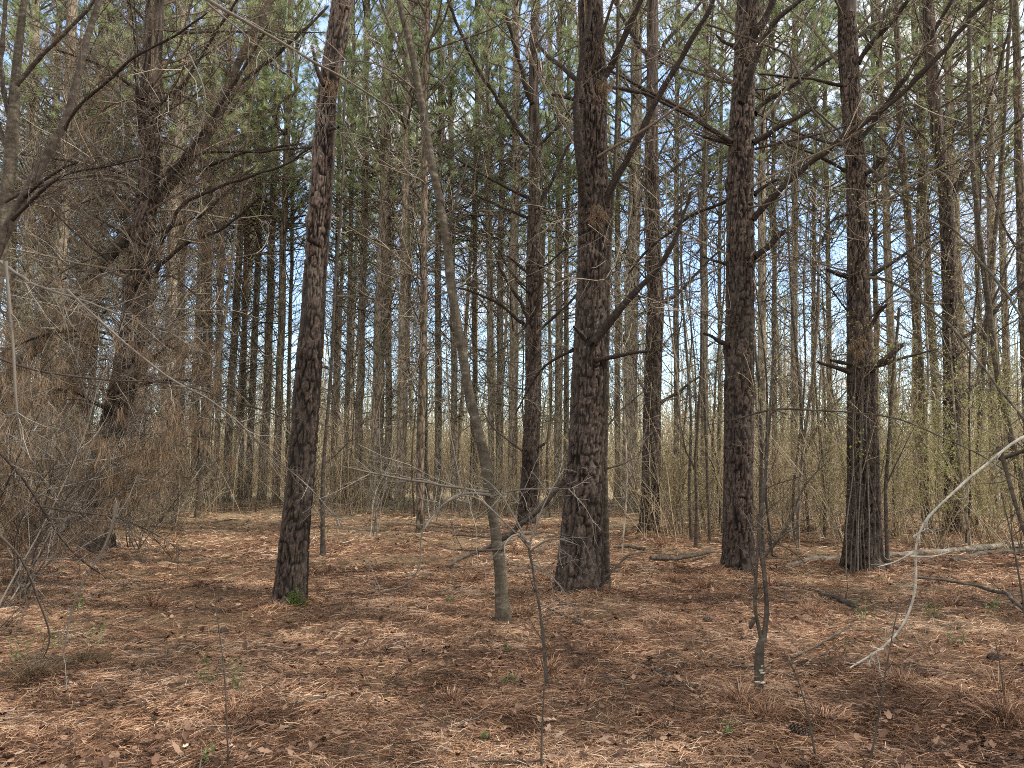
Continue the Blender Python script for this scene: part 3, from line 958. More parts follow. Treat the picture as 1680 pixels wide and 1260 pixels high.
post, _, _ = slim("hardwood_tree", [(528, 912, 8), (529, 860, 8), (531, 800, 7), (536, 720, 6), (545, 560, 5), (556, 380, 4), (565, 200, 3)],
    "thin dark upright stem just right of the leaning pine's foot", 'stem', seed=6, H=8, limbs=[
        ([(533, 760, 0), (560, 740, .1), (600, 690, .2)], 3, 1, T(ntw=8)), ([(540, 640, 0), (575, 600, .1), (600, 540, .2)], 3, 1, T(ntw=8))])
palel, _, _ = slim("hardwood_tree", [(322, 848, 8), (327, 800, 8), (336, 740, 8), (345, 680, 7), (358, 600, 6), (372, 500, 5), (385, 400, 4), (398, 300, 3)],
    "thin pale stem leaning slightly right among the dark left-hand pines", 'grey', seed=8, H=12, limbs=[([(345, 680, 0), (370, 640, 0), (420, 600, .2)], 3, 1, T(ntw=8))])
# thin leaning tree by the left edge and the grey leaning tree behind the twigs
beechL, _, YL = slim("hardwood_tree", [(-40, 960, 30), (-30, 700, 26), (-10, 480, 23), (4, 380, 21), (10, 300, 20), (16, 230, 19), (20, 167, 17), (27, 110, 13), (36, 50, 11), (43, 0, 10)],
    "smooth grey forked hardwood cut by the left edge", 'grey', seed=9, H=12, twmat='stem', limbs=[
        ([(28, 140, -.1), (45, 118, -.1), (90, 72, -.2), (120, 40, -.3), (152, 8, -.3), (190, -40, -.4)], 7, 5, T(ntw=12)),
        ([(18, 200, 0), (5, 150, -.1), (0, 90, -.2), (10, 20, -.2), (12, -30, -.2)], 8, 6, T(ntw=4)),
        ([(12, 250, 0), (-10, 180, .1), (-30, 100, .2)], 8, 6, {}),
        ([(8, 330, -.1), (50, 310, -.3), (110, 290, -.5), (200, 300, -.8)], 5, 2, T(ntw=20)),
        ([(0, 430, -.2), (60, 470, -.5), (130, 490, -.8), (230, 530, -1.2), (300, 545, -1.5)], 5, 2, T(ntw=26, mat='twig_pale')),
    ])
sinu, _, _ = slim("hardwood_tree", [(-60, 900, 24), (-45, 620, 20), (-15, 430, 18), (27, 350, 16), (73, 267, 15), (97, 220, 14), (112, 190, 13), (126, 120, 12), (140, 57, 10), (160, 0, 9)],
    "dark sinuous hardwood curving up to the right beside the left edge", 'stem', Y=7.6, seed=12, H=10, limbs=[
        ([(104, 215, -.1), (130, 170, -.2), (165, 145, -.3), (225, 88, -.4), (290, 60, -.5), (340, 20, -.6)], 6, 3, T(ntw=26)),
        ([(20, 360, -.1), (60, 320, -.2), (100, 285, -.3), (190, 270, -.4), (260, 255, -.5)], 6, 2, T(ntw=26)),
        ([(40, 325, 0), (65, 300, -.2), (90, 280, -.3), (130, 265, -.4)], 6, 3, T(ntw=10)),
    ])
leanM, _, _ = slim("hardwood_tree", [(-60, 720, 30), (10, 620, 27), (66, 560, 25), (100, 518, 24), (190, 410, 22), (250, 340, 20), (290, 290, 19), (330, 235, 18), (353, 200, 17), (368, 160, 15), (378, 127, 14), (405, 70, 13), (433, 17, 12), (460, -40, 10)],
    "pale grey tree leaning strongly right behind the needle-draped pine", 'grey', Y=12, seed=14, H=10.8, limbs=[
        ([(290, 290, 0), (340, 275, 0), (400, 250, 0), (500, 235, .2)], 6, 3, T(ntw=24)),
        ([(355, 195, 0), (400, 130, .1), (450, 95, .2), (540, 10, .4)], 6, 4, T(ntw=20)),
        ([(190, 410, 0), (260, 380, 0), (330, 355, .2), (420, 270, .5)], 6, 3, T(ntw=24)),
    ])
# slim stems on the right
for i, (pix, lab, m_, lim) in enumerate([
    ([(1524, 872, 14), (1518, 780, 13), (1512, 640, 12), (1504, 520, 13), (1497, 420, 12), (1486, 300, 11), (1478, 220, 11), (1472, 100, 9), (1468, 0, 8)],
     "slim crooked trunk leaning left, just left of the vine-clad dark pine", 'bark_mid', [([(1490, 330, 0), (1515, 290, 0), (1540, 220, 0)], 4, 2, T(ntw=10)), ([(1484, 280, 0), (1450, 230, 0), (1420, 200, .1)], 4, 2, T(ntw=10))]),
    ([(1700, 900, 12), (1668, 760, 11), (1640, 640, 10), (1625, 540, 9), (1610, 430, 9), (1598, 300, 8), (1590, 150, 7), (1590, 0, 6)],
     "slim grey stem leaning left, rising from the right edge", 'grey', [([(1620, 520, 0), (1650, 440, 0), (1680, 380, 0)], 4, 2, T(ntw=10))]),
    ([(1602, 868, 9), (1606, 760, 9), (1612, 640, 8), (1622, 480, 7), (1640, 300, 6), (1652, 100, 5), (1660, 0, 4)],
     "thin grey stem leaning right, right of the vine-clad dark pine", 'grey', [([(1615, 560, 0), (1580, 500, 0), (1560, 460, 0)], 3, 2, T(ntw=10))]),
    ([(1142, 900, 6), (1143, 820, 6), (1140, 760, 5), (1150, 600, 5), (1152, 420, 4), (1160, 200, 4), (1170, 0, 3)],
     "thin dark stem left of the sweeping-limb pine", 'stem', [([(1141, 770, 0), (1125, 740, 0), (1118, 700, 0)], 3, 2, T(ntw=6))]),
    ([(1164, 890, 5), (1160, 780, 5), (1156, 640, 4), (1150, 500, 4), (1146, 300, 3)],
     "very thin stem, nearest the left side of the sweeping-limb pine", 'stem', []),
    ([(1325, 880, 5), (1320, 780, 5), (1312, 640, 5), (1300, 500, 4), (1290, 300, 3)],
     "thin stem leaning left between the two stout right-hand pines", 'stem', [([(1318, 750, 0), (1340, 700, 0), (1390, 640, 0)], 4, 2, T(ntw=12))]),
    ([(1457, 948, 7), (1453, 880, 6), (1450, 800, 6), (1462, 640, 5), (1475, 500, 4)],
     "thin stem touching the right foot of the twig-wrapped pine", 'stem', [([(1452, 800, 0), (1480, 740, -.1), (1500, 700, -.2)], 3, 1, T(ntw=6))]),
    ([(1690, 860, 16), (1684, 640, 15), (1676, 420, 14), (1672, 200, 13), (1668, 60, 12), (1664, 0, 12)],
     "greyish pine cut by the right edge", 'bark_mid', [([(1676, 420, 0), (1650, 380, 0), (1620, 300, 0)], 4, 2, T(ntw=10))]),
]):
    sr, sp_, _ = slim("hardwood_tree" if m_ != 'bark_mid' else "pine_tree", pix, lab, m_, seed=30 + i, H=(16 if m_ == 'bark_mid' else None), limbs=lim, sides=12, bare=None)
    if i in (0, 1, 2, 6):
        leafy(sr, sp_, 1.5, 7.5, 420, .5, .036, 40 + i)

# long arching vine stems on the right
for i, (pl, lab) in enumerate([
    ([(1425, 455, 8.2), (1455, 458, 8.0), (1490, 475, 7.8), (1530, 512, 7.5), (1562, 535, 7.3), (1590, 575, 7.1), (1630, 625, 6.9), (1690, 700, 6.6)], "long grey arching stem from the twig-wrapped pine down to the right edge"),
    ([(1600, 420, 7.4), (1640, 465, 7.0), (1690, 545, 6.6)], "short grey arching stem high at the right edge"),
    ([(1200, 690, 8.0), (1270, 670, 7.6), (1390, 676, 7.2), (1480, 686, 7.0), (1540, 715, 6.8), (1610, 745, 6.6), (1690, 800, 6.4)], "long dark drooping stem crossing in front of the twig-wrapped pine"),
    ([(1160, 40, 8.5), (1300, 90, 8.2), (1330, 180, 8.1), (1380, 232, 8.0), (1430, 280, 7.9), (1500, 340, 7.7), (1560, 370, 7.6), (1610, 420, 7.4)], "thin green-grey stem arching between the sweeping-limb pine and the right edge"),
]):
    t = thing("arching_stem", at(*pl[-1]), lab, "vine")
    limb(t, pl, (4.5, 4.5, 3.2, 3.5)[i], (4, 4, 2, 3)[i], 'grey' if i != 2 else 'stem', 14, 'stem', (.15, .5), 71 + i, 3)

# ================================================================== background pines
BG = [  # base px, base py, top px (at py 0), width px, kind
    # left part
    (78, 850, 120, 22, 1), (30, 840, 60, 20, 1), (110, 835, 175, 20, 1), (268, 838, 300, 20, 1), (289, 830, 302, 21, 0), (318, 826, 345, 12, 0), (335, 826, 350, 18, 0),
    (352, 832, 380, 9, 0), (370, 824, 412, 13, 0), (392, 822, 415, 9, 0), (407, 820, 440, 12, 0), (430, 822, 462, 14, 0), (452, 826, 478, 13, 0), (470, 818, 490, 7, 0),
    (226, 834, 262, 16, 1), (200, 826, 215, 13, 1), (140, 825, 190, 12, 1), (60, 826, 100, 13, 1), (10, 828, 30, 14, 1),
    # middle
    (545, 820, 560, 8, 0), (567, 824, 580, 9, 0), (588, 826, 603, 14, 0), (615, 832, 640, 21, 0), (636, 828, 640, 12, 0), (655, 836, 672, 17, 0), (690, 875, 700, 14, 0), (718, 826, 722, 12, 0),
    (745, 828, 738, 11, 0), (779, 826, 782, 9, 0), (806, 832, 800, 11, 0), (818, 828, 824, 12, 0), (840, 838, 846, 16, 0), (915, 828, 920, 14, 0), (928, 824, 934, 9, 0), (700, 820, 690, 8, 0),
    # right
    (1031, 840, 1046, 25, 0), (1012, 826, 1015, 10, 0), (1108, 830, 1112, 10, 0), (1155, 838, 1158, 13, 0), (1178, 828, 1185, 7, 0), (1252, 850, 1250, 15, 0), (1272, 832, 1268, 8, 0), (1302, 838, 1306, 12, 0), (1335, 826, 1338, 7, 0),
    (1365, 830, 1350, 9, 0), (1475, 840, 1440, 14, 2), (1505, 836, 1512, 12, 2), (1588, 845, 1552, 16, 2), (1545, 838, 1500, 14, 2), (1632, 850, 1620, 15, 2), (1655, 838, 1640, 12, 2), (1610, 835, 1600, 9, 2), (1440, 830, 1432, 9, 2),
]
r2 = np.random.default_rng(5)
bgroots = []


def bgtree(px, py, tx, w, kind, seed, mat, H):
    g = gpt(px, py)
    Y = g[1]
    pix = [(px, py, w)]
    for f in (.25, .5, .75, 1.0):
        pix.append((px + (tx - px) * f + r2.normal(0, 1.0), py * (1 - f), w * (1 - .3 * f)))
    pts = trunk_points(pix, Y, H, .03)
    root = thing("pine_tree", base_of(pts), "x", "tree")
    obj("trunk", mid_trunk(pts, M_BG[mat], 12, .3, seed), root)
    bare = BARE_DENSE[seed % 3] if kind == 1 else BARE[seed % 5]
    tree_common(root, pts, bare, GREEN[(seed * 7) % 5], seed, H=H, bsx=r2.uniform(.8, 1.1), sx=r2.uniform(.85, 1.2))
    return root, px, Y


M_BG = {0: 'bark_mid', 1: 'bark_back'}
for i, (px, py, tx, w, kind) in enumerate(BG):
    g = gpt(px, py)
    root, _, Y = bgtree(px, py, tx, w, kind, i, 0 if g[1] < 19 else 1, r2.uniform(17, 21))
    bgroots.append((px, Y, root, 'mid'))

# farther rows, planted on a jittered grid
k = 0
for Y in (32, 40, 50):
    x = -Y * .78 + r2.uniform(0, 2)
    while x < Y * .78:
        xx = x + r2.normal(0, .5); yy = Y + r2.normal(0, 1.2)
        x += r2.uniform(2.4, 5.4) + (1.5 if Y > 40 else 0)
        # opening to the sky left of the middle and right of the middle
        px, py = to_px((xx, yy, 0))
        if px < -60 or px > 1740:
            continue
        if px > 1080 and r2.random() < .5:
            continue
        if (1330 < px < 1480 or 430 < px < 500) and Y < 60:
            continue
        H = r2.uniform(16, 21)
        wpx = r2.uniform(.13, .24) / yy * F
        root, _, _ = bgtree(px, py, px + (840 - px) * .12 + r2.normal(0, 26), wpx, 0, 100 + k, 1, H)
        bgroots.append((px, yy, root, 'far'))
        k += 1
# unseen pines added beyond the right edge so their crowns shade the floor
k = 0
off = []
for (x, y) in [(8.6, 4.6), (11.6, 6.6), (13.2, 3.2), (15.8, 6.2), (10.4, 1.2), (16.6, 2.4), (19.0, 8.6)]:
    pts = np.array([[x, y, -.15, .24], [x, y, 0, .22], [x + .1, y, 6, .18], [x + .2, y, 13, .12], [x + .2, y, 19, .03]])
    root = thing("pine_tree", base_of(pts), "unseen tall pine added beyond the right edge for shade", "tree", "unseen pines added for shade")
    obj("trunk", mid_trunk(pts, 'bark_mid', 12, .3, 500 + k), root)
    tree_common(root, pts, None, GREEN[k % 5], 600 + k, H=19)
    k += 1

# ---- labels of the background pines, by the gap they stand in
HP = [(158, "the needle-draped pine"), (473, "the leaning pine"), (829, "the bent grey hardwood"), (949, "the thickest pine"), (1213, "the sweeping-limb pine"), (1415, "the twig-wrapped pine"), (1563, "the vine-clad pine")]
ORD = ["first", "second", "third", "fourth", "fifth", "sixth", "seventh", "eighth", "ninth", "tenth", "eleventh", "twelfth", "thirteenth", "fourteenth", "fifteenth", "sixteenth", "seventeenth", "eighteenth", "nineteenth", "twentieth"]


def gap(px):
    if px < HP[0][0]: return "left of " + HP[0][1]
    for a, b in zip(HP, HP[1:]):
        if px < b[0]: return "between %s and %s" % (a[1], b[1].replace("the ", ""))
    return "right of " + HP[-1][1]


for tier, noun in (('mid', 'slim pine'), ('far', 'distant pine')):
    gs = {}
    for px, Y, root, tr in sorted(bgroots, key=lambda q: q[0]):
        if tr == tier:
            gs.setdefault(gap(px), []).append(root)
    for g, lst in gs.items():
        for i, root in enumerate(lst):
            if tier == 'mid':
                root['label'] = "%s, %s from left, standing %s" % (noun, ORD[i], g)
                root['group'] = "slim pines of the middle rows"
            else:
                root['label'] = "%s in the hazy rear rows, %s" % (noun, g)
                root['group'] = "distant pines " + g

# ================================================================== understory things
def shrub(name, x, y, h, n, label, seed, leaves=0, mat='brush', spread=.35, dead=0, cat="shrub", group=None, sub=3, ntw=6, rad=.006, bias=(0, 0, .1), twmat=None, leafsize=.028, twL=(.15, .6)):
    r = np.random.default_rng(seed)
    z = float(gz(x, y))
    root = thing(name, (x, y, z - .03), label, cat, group)
    mb = MB()
    p = np.stack([r.normal(0, .07, n), r.normal(0, .07, n), np.zeros(n)], 1)
    d = nrm(np.stack([r.normal(0, spread, n), r.normal(0, spread, n), np.ones(n)], 1))
    P = grow(p, d, h * r.uniform(.5, 1.1, n), 9, bias, .09, r)
    tubes(mb, P, taper(n, 9, rad, rad * .3), 5, r.uniform(0, 1, n))
    Q = twigs(mb, P, ntw, .2, twL, sub, (rad * .5, rad * .28), (0, 0, .1), .16, (25, 70), r)
    obj("stems", mb.mesh("stems", M[mat]), root)
    if leaves:
        lb = MB()
        q, T_, _, _ = spawn(Q, leaves, .2, 1, r)
        leafcards(lb, q, leafsize, r)
        obj("leaves", lb.mesh("leaves", M['leaf'], False), root)
    if dead:
        lb = MB()
        qs = Q if dead >= 1 else Q[r.random(len(Q)) < dead]
        # needles gather in bunches: a few twigs carry most of them
        nz = vnoise(qs[:, 0, 0] * 2.5, qs[:, 0, 2] * 2.5, seed)
        qs = qs[nz > .5]
        q, T_, _, _ = spawn(qs, 2, 0, 1, r)
        needles_hang(lb, q, 9, r, 0, (.1, .22), .0035, .22)
        obj("hanging_needles", lb.mesh("hanging_needles", M['dead']), root)
    return root


# left tangle: drooping twiggy bushes with hanging needles, near the camera
for i, (px, py, h, n, dead, lab) in enumerate([
    (-10, 1000, 3.4, 11, .6, "tangled brown bush at the left edge, nearest the camera"),
    (30, 975, 3.4, 12, .7, "needle-hung twiggy bush in front of the needle-draped pine's left side"),
    (225, 905, 2.3, 9, .6, "low needle-hung twiggy bush at the right foot of the needle-draped pine"),
    (-60, 900, 5.2, 14, .6, "tall twiggy bush behind the left edge bush"),
    (95, 878, 4.6, 13, .7, "tall needle-hung bush just behind the needle-draped pine"),
    (285, 860, 3.0, 6, .5, "twiggy bush right of the needle-draped pine, in the shade"),
]):
    g = gpt(px, py)
    shrub("twiggy_bush", g[0], g[1], h, n, lab, 800 + i, 0, 'twig_mix', .45, dead, rad=.009, bias=(0, 0, -.55), ntw=22, sub=6, twL=(.25, 1.2))

# drooping dead branches reaching in at the left
for i, (pl, w0, w1, mt, nt_, lab) in enumerate([
    ([(-20, 725, 4.8), (30, 770, 4.8), (60, 820, 4.9), (95, 880, 5.0), (135, 925, 5.0), (170, 945, 5.2)], 5, 2, 'twig', 16, "dark drooping twig reaching in from the left edge"),
    ([(10, 430, 4.6), (18, 520, 4.6), (24, 610, 4.6), (28, 700, 4.6), (40, 740, 4.7)], 6, 3, 'twig_pale', 10, "pale twig hanging straight down near the left edge"),
    ([(190, 825, 5.2), (195, 850, 5.2), (175, 895, 5.2), (140, 945, 5.2), (120, 985, 5.2), (108, 1040, 5.2), (103, 1080, 5.2)], 4, 2, 'twig_pale', 6, "pale bare twig hanging in front of the left bushes"),
    ([(110, 475, 6), (200, 560, 6), (290, 630, 6), (340, 650, 6), (400, 700, 6.2), (440, 745, 6.4), (500, 790, 6.6), (560, 860, 6.8)], 4, 2, 'twig_pale', 22, "long pale twig slanting down to the leaning pine"),
    ([(-20, 580, 6), (60, 610, 6), (180, 625, 6), (280, 625, 6), (360, 650, 6.2), (480, 690, 6.5)], 4, 2, 'twig', 26, "long dark level twig across the left side"),
    ([(0, 880, 4.4), (40, 905, 4.4), (60, 990, 4.5), (100, 1060, 4.6), (70, 1080, 4.6)], 4, 2, 'twig', 12, "dark crooked twig low at the left edge"),
    ([(60, 830, 5.5), (130, 840, 5.5), (210, 850, 5.5), (280, 890, 5.6), (300, 905, 5.6)], 4, 1, 'twig', 22, "dark twig spray low before the needle-draped pine"),
    ([(330, -10, 5), (400, 35, 5), (470, 75, 5.1), (540, 115, 5.2), (600, 150, 5.3), (690, 210, 5.6)], 6, 2, 'twig_pale', 16, "long pale branch slanting down at the top left"),
    ([(340, 5, 5.4), (420, 70, 5.5), (480, 130, 5.6), (540, 200, 5.8), (600, 260, 6)], 3, 1, 'twig_pale', 14, "thin pale twig below the long pale branch, top left"),
    ([(310, 90, 5.2), (335, 130, 5.2), (345, 180, 5.2), (320, 220, 5.2), (318, 260, 5.2)], 3, 1, 'twig_pale', 6, "pale crooked hanging twig high at left"),
]):
    t = thing("hanging_branch", at(*pl[0]), lab, "branch")
    limb(t, pl, w0, w1, mt, nt_, 'stem', (.12, .5), 900 + i, 4, twrad=(.003, .0015))

# leafy shrubs on the right, in first spring leaf
for i, (px, py, h, n, lv, lab) in enumerate([
    (1105, 880, 2.6, 14, 2, "sprouting shrub right of the pine behind the thickest pine"),
    (1190, 870, 2.8, 12, 1, "thin sprouting shrub behind the sweeping-limb pine"),
    (1290, 885, 2.6, 16, 0, "brown bare shrub right of the sweeping-limb pine"),
    (1350, 870, 3.4, 14, 2, "tall sprouting shrub between the two stout right-hand pines"),
    (1470, 885, 3.8, 16, 3, "tall leafy shrub right behind the twig-wrapped pine"),
    (1540, 900, 3.4, 14, 5, "yellow-green leafy shrub before the vine-clad pine"),
    (1620, 890, 3.8, 16, 2, "tall leafy shrub behind the fallen log at right"),
    (1668, 905, 3.0, 14, 2, "leafy shrub at the right edge behind the log"),
    (1400, 935, 3.6, 12, 1, "fine sprouting stems around the twig-wrapped pine's foot"),
    (1590, 870, 4.4, 12, 4, "very tall leafy sapling cluster right of the vine-clad pine"),
]):
    g = gpt(px, py)
    shrub("understory_shrub", g[0], g[1], h, n, lab, 1000 + i, lv, 'brush', .3, 0, rad=.007, ntw=14, sub=4, twL=(.2, .8), leafsize=.032)
# thin upright saplings in the middle distance
for i, (px, py, h, lab) in enumerate([
    (612, 885, 2.2, "multi-stemmed pale sapling on the open floor, left of the reddish slim pine"), (366, 840, 2.0, "thin pale sapling beside the thin pale leaning stem"), (712, 860, 1.8, "thin sapling right of the reddish slim pine"),
    (760, 850, 2.0, "thin sapling behind the bent grey hardwood")]):
    g = gpt(px, py)
    shrub("sapling", g[0], g[1], h, 4, lab, 1100 + i, 0, 'twig_pale', .16, 0, rad=.01, ntw=8, sub=3, cat="sapling")

r4 = np.random.default_rng(77)
thin = []
for i in range(64):
    px = r4.uniform(300, 1680) if i < 30 else r4.uniform(1010, 1690)
    d = r4.uniform(11.5, 24) if px > 1010 else r4.uniform(19, 27)
    x = (px - 840) / F * d
    if any(abs(px - h) < 26 for h in (480, 829, 949, 1213, 1415, 1065)):
        continue
    H = r4.uniform(3.5, 9)
    lean = r4.normal(0, .06, 2)
    pts = np.array([[x, d, -.1, .02], [x, d, 0, .02]] + [[x + lean[0] * z + .06 * math.sin(z * 1.3 + i), d + lean[1] * z, z, .02 * (1 - z / H) + .006] for z in np.linspace(.8, H, 7)])
    pts[:, 3] *= r4.uniform(.6, 1.5)
    root = thing("sapling", base_of(pts), "x", "sapling", "thin bare saplings among the pines")
    obj("trunk", mid_trunk(pts, ('stem', 'grey', 'bark_back')[i % 3], 7, .2, 700 + i, .15), root)
    b = MB()
    c = resample(pts, .2)[:, :3] - pts[0, :3]
    twigs(b, c[None], int(H * 5), .2, (.3, 1.3), 4, (.005, .003), (0, 0, .35), .13, (25, 60), r4)
    obj("bare_crown", b.mesh("bare_crown", M['twig_back']), root)
    if px > 1340:
        lb = MB()
        leafcards(lb, c[r4.integers(5, len(c), 160)] + r4.normal(0, .4, (160, 3)), .045, r4)
        obj("leaves", lb.mesh("leaves", M['leaf'], False), root)
    thin.append((px, root))
gs = {}
for px, root in sorted(thin, key=lambda q: q[0]):
    gs.setdefault(gap(px), []).append(root)
for g_, lst in gs.items():
    for i, root in enumerate(lst):
        root['label'] = "thin bare sapling, %s from left of those %s" % (ORD[i], g_)

# ---- the forked sapling with shelf fungus, right foreground
Zs = 2.625
zz = lambda a, b: (1120 + a / Zs, 780 + b / Zs)
g = gpt(1245, 1152)
YS = g[1]
sap = thing("sapling", (g[0], g[1], float(gz(g[0], g[1])) - .02), "forked dark sapling with white shelf fungus low on its stem", "sapling")
limb(sap, [(1245, 1158, YS), (1244, 1130, YS), (1246, 1085, YS), (1250, 1045, YS)], 12, 16, 'stem', 0, 'trunk', seed=3)
limb(sap, [(1250, 1048, YS), (1242, 1030, YS), (1237, 1010, YS), (1238, 970, YS), (1241, 930, YS), (1245, 880, YS), (1254, 800, YS), (1262, 700, YS), (1270, 560, YS)], 7, 3, 'stem', 8, seed=4, twL=(.1, .4))
limb(sap, [(1250, 1050, YS), (1257, 1020, YS), (1256, 980, YS), (1253, 930, YS), (1249, 895, YS), (1246, 870, YS), (1243, 845, YS)], 8, 7, 'stem', 3, seed=5, twL=(.1, .3), stub=True)
limb(sap, [(1254, 915, YS), (1266, 895, YS - .05), (1286, 875, YS - .1), (1315, 862, YS - .1)], 5, 3, 'stem', 2, seed=6, twL=(.08, .2))
limb(sap, [(1256, 910, YS), (1275, 890, YS), (1297, 855, YS), (1306, 820, YS), (1320, 790, YS), (1355, 760, YS)], 5, 2, 'stem', 5, seed=7, twL=(.1, .4))
limb(sap, [(1237, 1015, YS), (1232, 1035, YS), (1228, 1020, YS)], 8, 4, 'stem', 0, seed=8, name="knot")
fb = MB()
for (px, py, s) in [(1250, 1120, .026), (1249, 1100, .014), (1251, 1104, .016), (1250, 1093, .010), (1247, 1146, .012), (1243, 1119, .018)]:
    c = at(px, py, YS - .025) - np.array(sap.location)
    nn = 12
    an = np.arange(nn) * 2 * PI / nn
    rad_ = s * (1 + .15 * np.sin(an * 3 + px))
    top = c + np.stack([rad_ * np.cos(an), rad_ * .7 * np.sin(an), np.full(nn, .003)], 1)
    bot = c + np.stack([rad_ * .6 * np.cos(an), rad_ * .45 * np.sin(an) + .008, np.full(nn, -.008)], 1)
    V = np.vstack([top, bot, c + [0, 0, .006], c + [0, 0.008, -.009]])
    j = np.arange(nn); jn = (j + 1) % nn
    fb.add(V, np.stack([j + nn, jn + nn, jn, j], 1))
    n0 = fb.n - len(V)
    fb.F[3].append(np.stack([j, jn, np.full(nn, 2 * nn)], 1) + n0); fb.M[3].append(np.zeros(nn, np.int32))
    fb.F[3].append(np.stack([jn + nn, j + nn, np.full(nn, 2 * nn + 1)], 1) + n0); fb.M[3].append(np.zeros(nn, np.int32))
obj("shelf_fungus", fb.mesh("shelf_fungus", M['fungus']), sap)

# ---- the thin bare sapling in the middle foreground with pale twigs
g = gpt(893, 1128)
YV = g[1]
sp = thing("sapling", (g[0], g[1], float(gz(g[0], g[1])) - .02), "slender bare sapling with pale wiry twigs spreading before the thickest pine", "sapling")
limb(sp, [(898, 1132, YV), (896, 1090, YV), (893, 1045, YV), (886, 1000, YV), (880, 960, YV), (874, 925, YV), (866, 890, YV)], 6, 4, 'stem', 2, 'trunk', seed=2, twL=(.1, .3))
for i, (pl) in enumerate([
    [(868, 900, 0), (858, 880, -.1), (840, 870, -.1), (815, 850, -.1), (798, 825, -.1), (790, 808, -.1), (760, 806, 0), (735, 815, 0), (712, 835, 0), (697, 860, 0)],
    [(874, 925, 0), (900, 940, -.1), (920, 960, -.2), (935, 985, -.2), (948, 1005, -.2)],
    [(868, 895, 0), (880, 860, 0), (890, 830, .1), (905, 800, .1), (925, 770, .2)],
    [(864, 885, 0), (840, 840, .1), (815, 800, .1), (790, 780, .2), (760, 775, .2)],
    [(870, 905, 0), (900, 880, -.1), (925, 885, -.2), (950, 895, -.3)],
    [(866, 892, 0), (850, 870, -.2), (820, 890, -.3), (830, 925, -.4), (855, 950, -.4)],
    [(680, 830, 0), (683, 870, 0), (690, 900, 0), (694, 925, 0), (680, 950, 0), (660, 968, 0), (630, 972, 0), (600, 958, 0)],
]):
    if i == 6:
        pl = [(697, 860, 0), (683, 880, 0)] + pl[2:]
    limb(sp, [(a, b, YV + c) for a, b, c in pl], 3, 1.6, 'twig_pale', 5, seed=40 + i, twL=(.1, .35), sub=2, twrad=(.0022, .0012))

# ---- the white crooked branch on the right
pl = [(1700, 705), (1672, 716), (1640, 742), (1596, 780), (1562, 808), (1535, 833), (1510, 862), (1497, 879), (1494, 898), (1499, 918), (1509, 938), (1508, 960), (1503, 980), (1492, 1008), (1482, 1031), (1464, 1057), (1445, 1068), (1420, 1078), (1394, 1096)]
t = thing("hanging_branch", at(1700, 705, 5.0), "bleached white crooked branch drooping in from the right edge", "branch")
limb(t, [(a, b, 5.0 + .25 * i / 18) for i, (a, b) in enumerate(pl)], 5.0, 3.2, 'bleached', 8, 'stem', (.1, .3), 5, 2, twrad=(.003, .002))
for i, q in enumerate([[(1497, 905, 5.1), (1480, 918, 5.1), (1460, 926, 5.1), (1440, 930, 5.1)], [(1500, 880, 5.1), (1512, 872, 5.05), (1524, 866, 5.0)], [(1450, 1066, 5.2), (1435, 1068, 5.2), (1428, 1082, 5.2)],
                        [(1495, 912, 5.1), (1530, 915, 5.0), (1560, 905, 5.0)]]):
    limb(t, q, 3, 1.5, 'bleached', 2, 'twig', (.05, .2), 50 + i, 2, twrad=(.002, .0012))
t2 = thing("hanging_branch", at(1700, 735, 5.6), "dark thick branch end pointing left at the right edge", "branch")
limb(t2, [(1710, 735, 5.6), (1670, 742, 5.6), (1640, 752, 5.6)], 9, 6, 'twig', 6, 'stem', (.1, .4), 5, 3, stub=True)
t3 = thing("hanging_branch", at(1640, 735, 5.3), "straight grey stem slanting down at the right edge", "branch")
limb(t3, [(1640, 735, 5.3), (1655, 790, 5.3), (1672, 845, 5.3), (1690, 900, 5.3)], 7, 6, 'grey', 3, 'stem', (.1, .3), 6, 3)

# ---- long thin stems in the right foreground
for i, (pl, w, lab) in enumerate([
    ([(1428, 1254), (1440, 1180), (1452, 1110), (1464, 1040), (1474, 995)], 4, "straight dark stem rising at the lower right, below the white branch"),
    ([(1338, 1246), (1330, 1190), (1318, 1140), (1303, 1090), (1284, 1065)], 3.5, "thin dark stem leaning left, lower right beside the pine cone"),
    ([(1650, 1160), (1644, 1120), (1640, 1080), (1632, 1050)], 3, "short thin dark stem near the right edge"),
    ([(888, 1262), (889, 1200), (892, 1140), (894, 1070), (890, 1020)], 4, "thin straight stem at the bottom edge before the slender sapling"),
    ([(375, 1258), (373, 1180), (371, 1120), (362, 1040), (352, 985)], 3, "thin upright dry stem at the lower left"),
    ([(1185, 880), (1178, 800), (1170, 760), (1150, 735)], 4, "thin bent twig left of the sweeping-limb pine's foot"),
    ([(1688, 1100), (1680, 1000), (1665, 900), (1640, 800)], 4, "thin stem slanting up at the right edge"),
]):
    g = gpt(*pl[0])
    t = thing("dry_stem", (g[0], g[1], float(gz(g[0], g[1])) - .02), lab, "stem")
    pp = [(a, b, g[1]) for a, b in pl]
    limb(t, pp, w, 1.6, 'stem', 3, 'stem', (.05, .2), 20 + i, 2, twrad=(.002, .001))

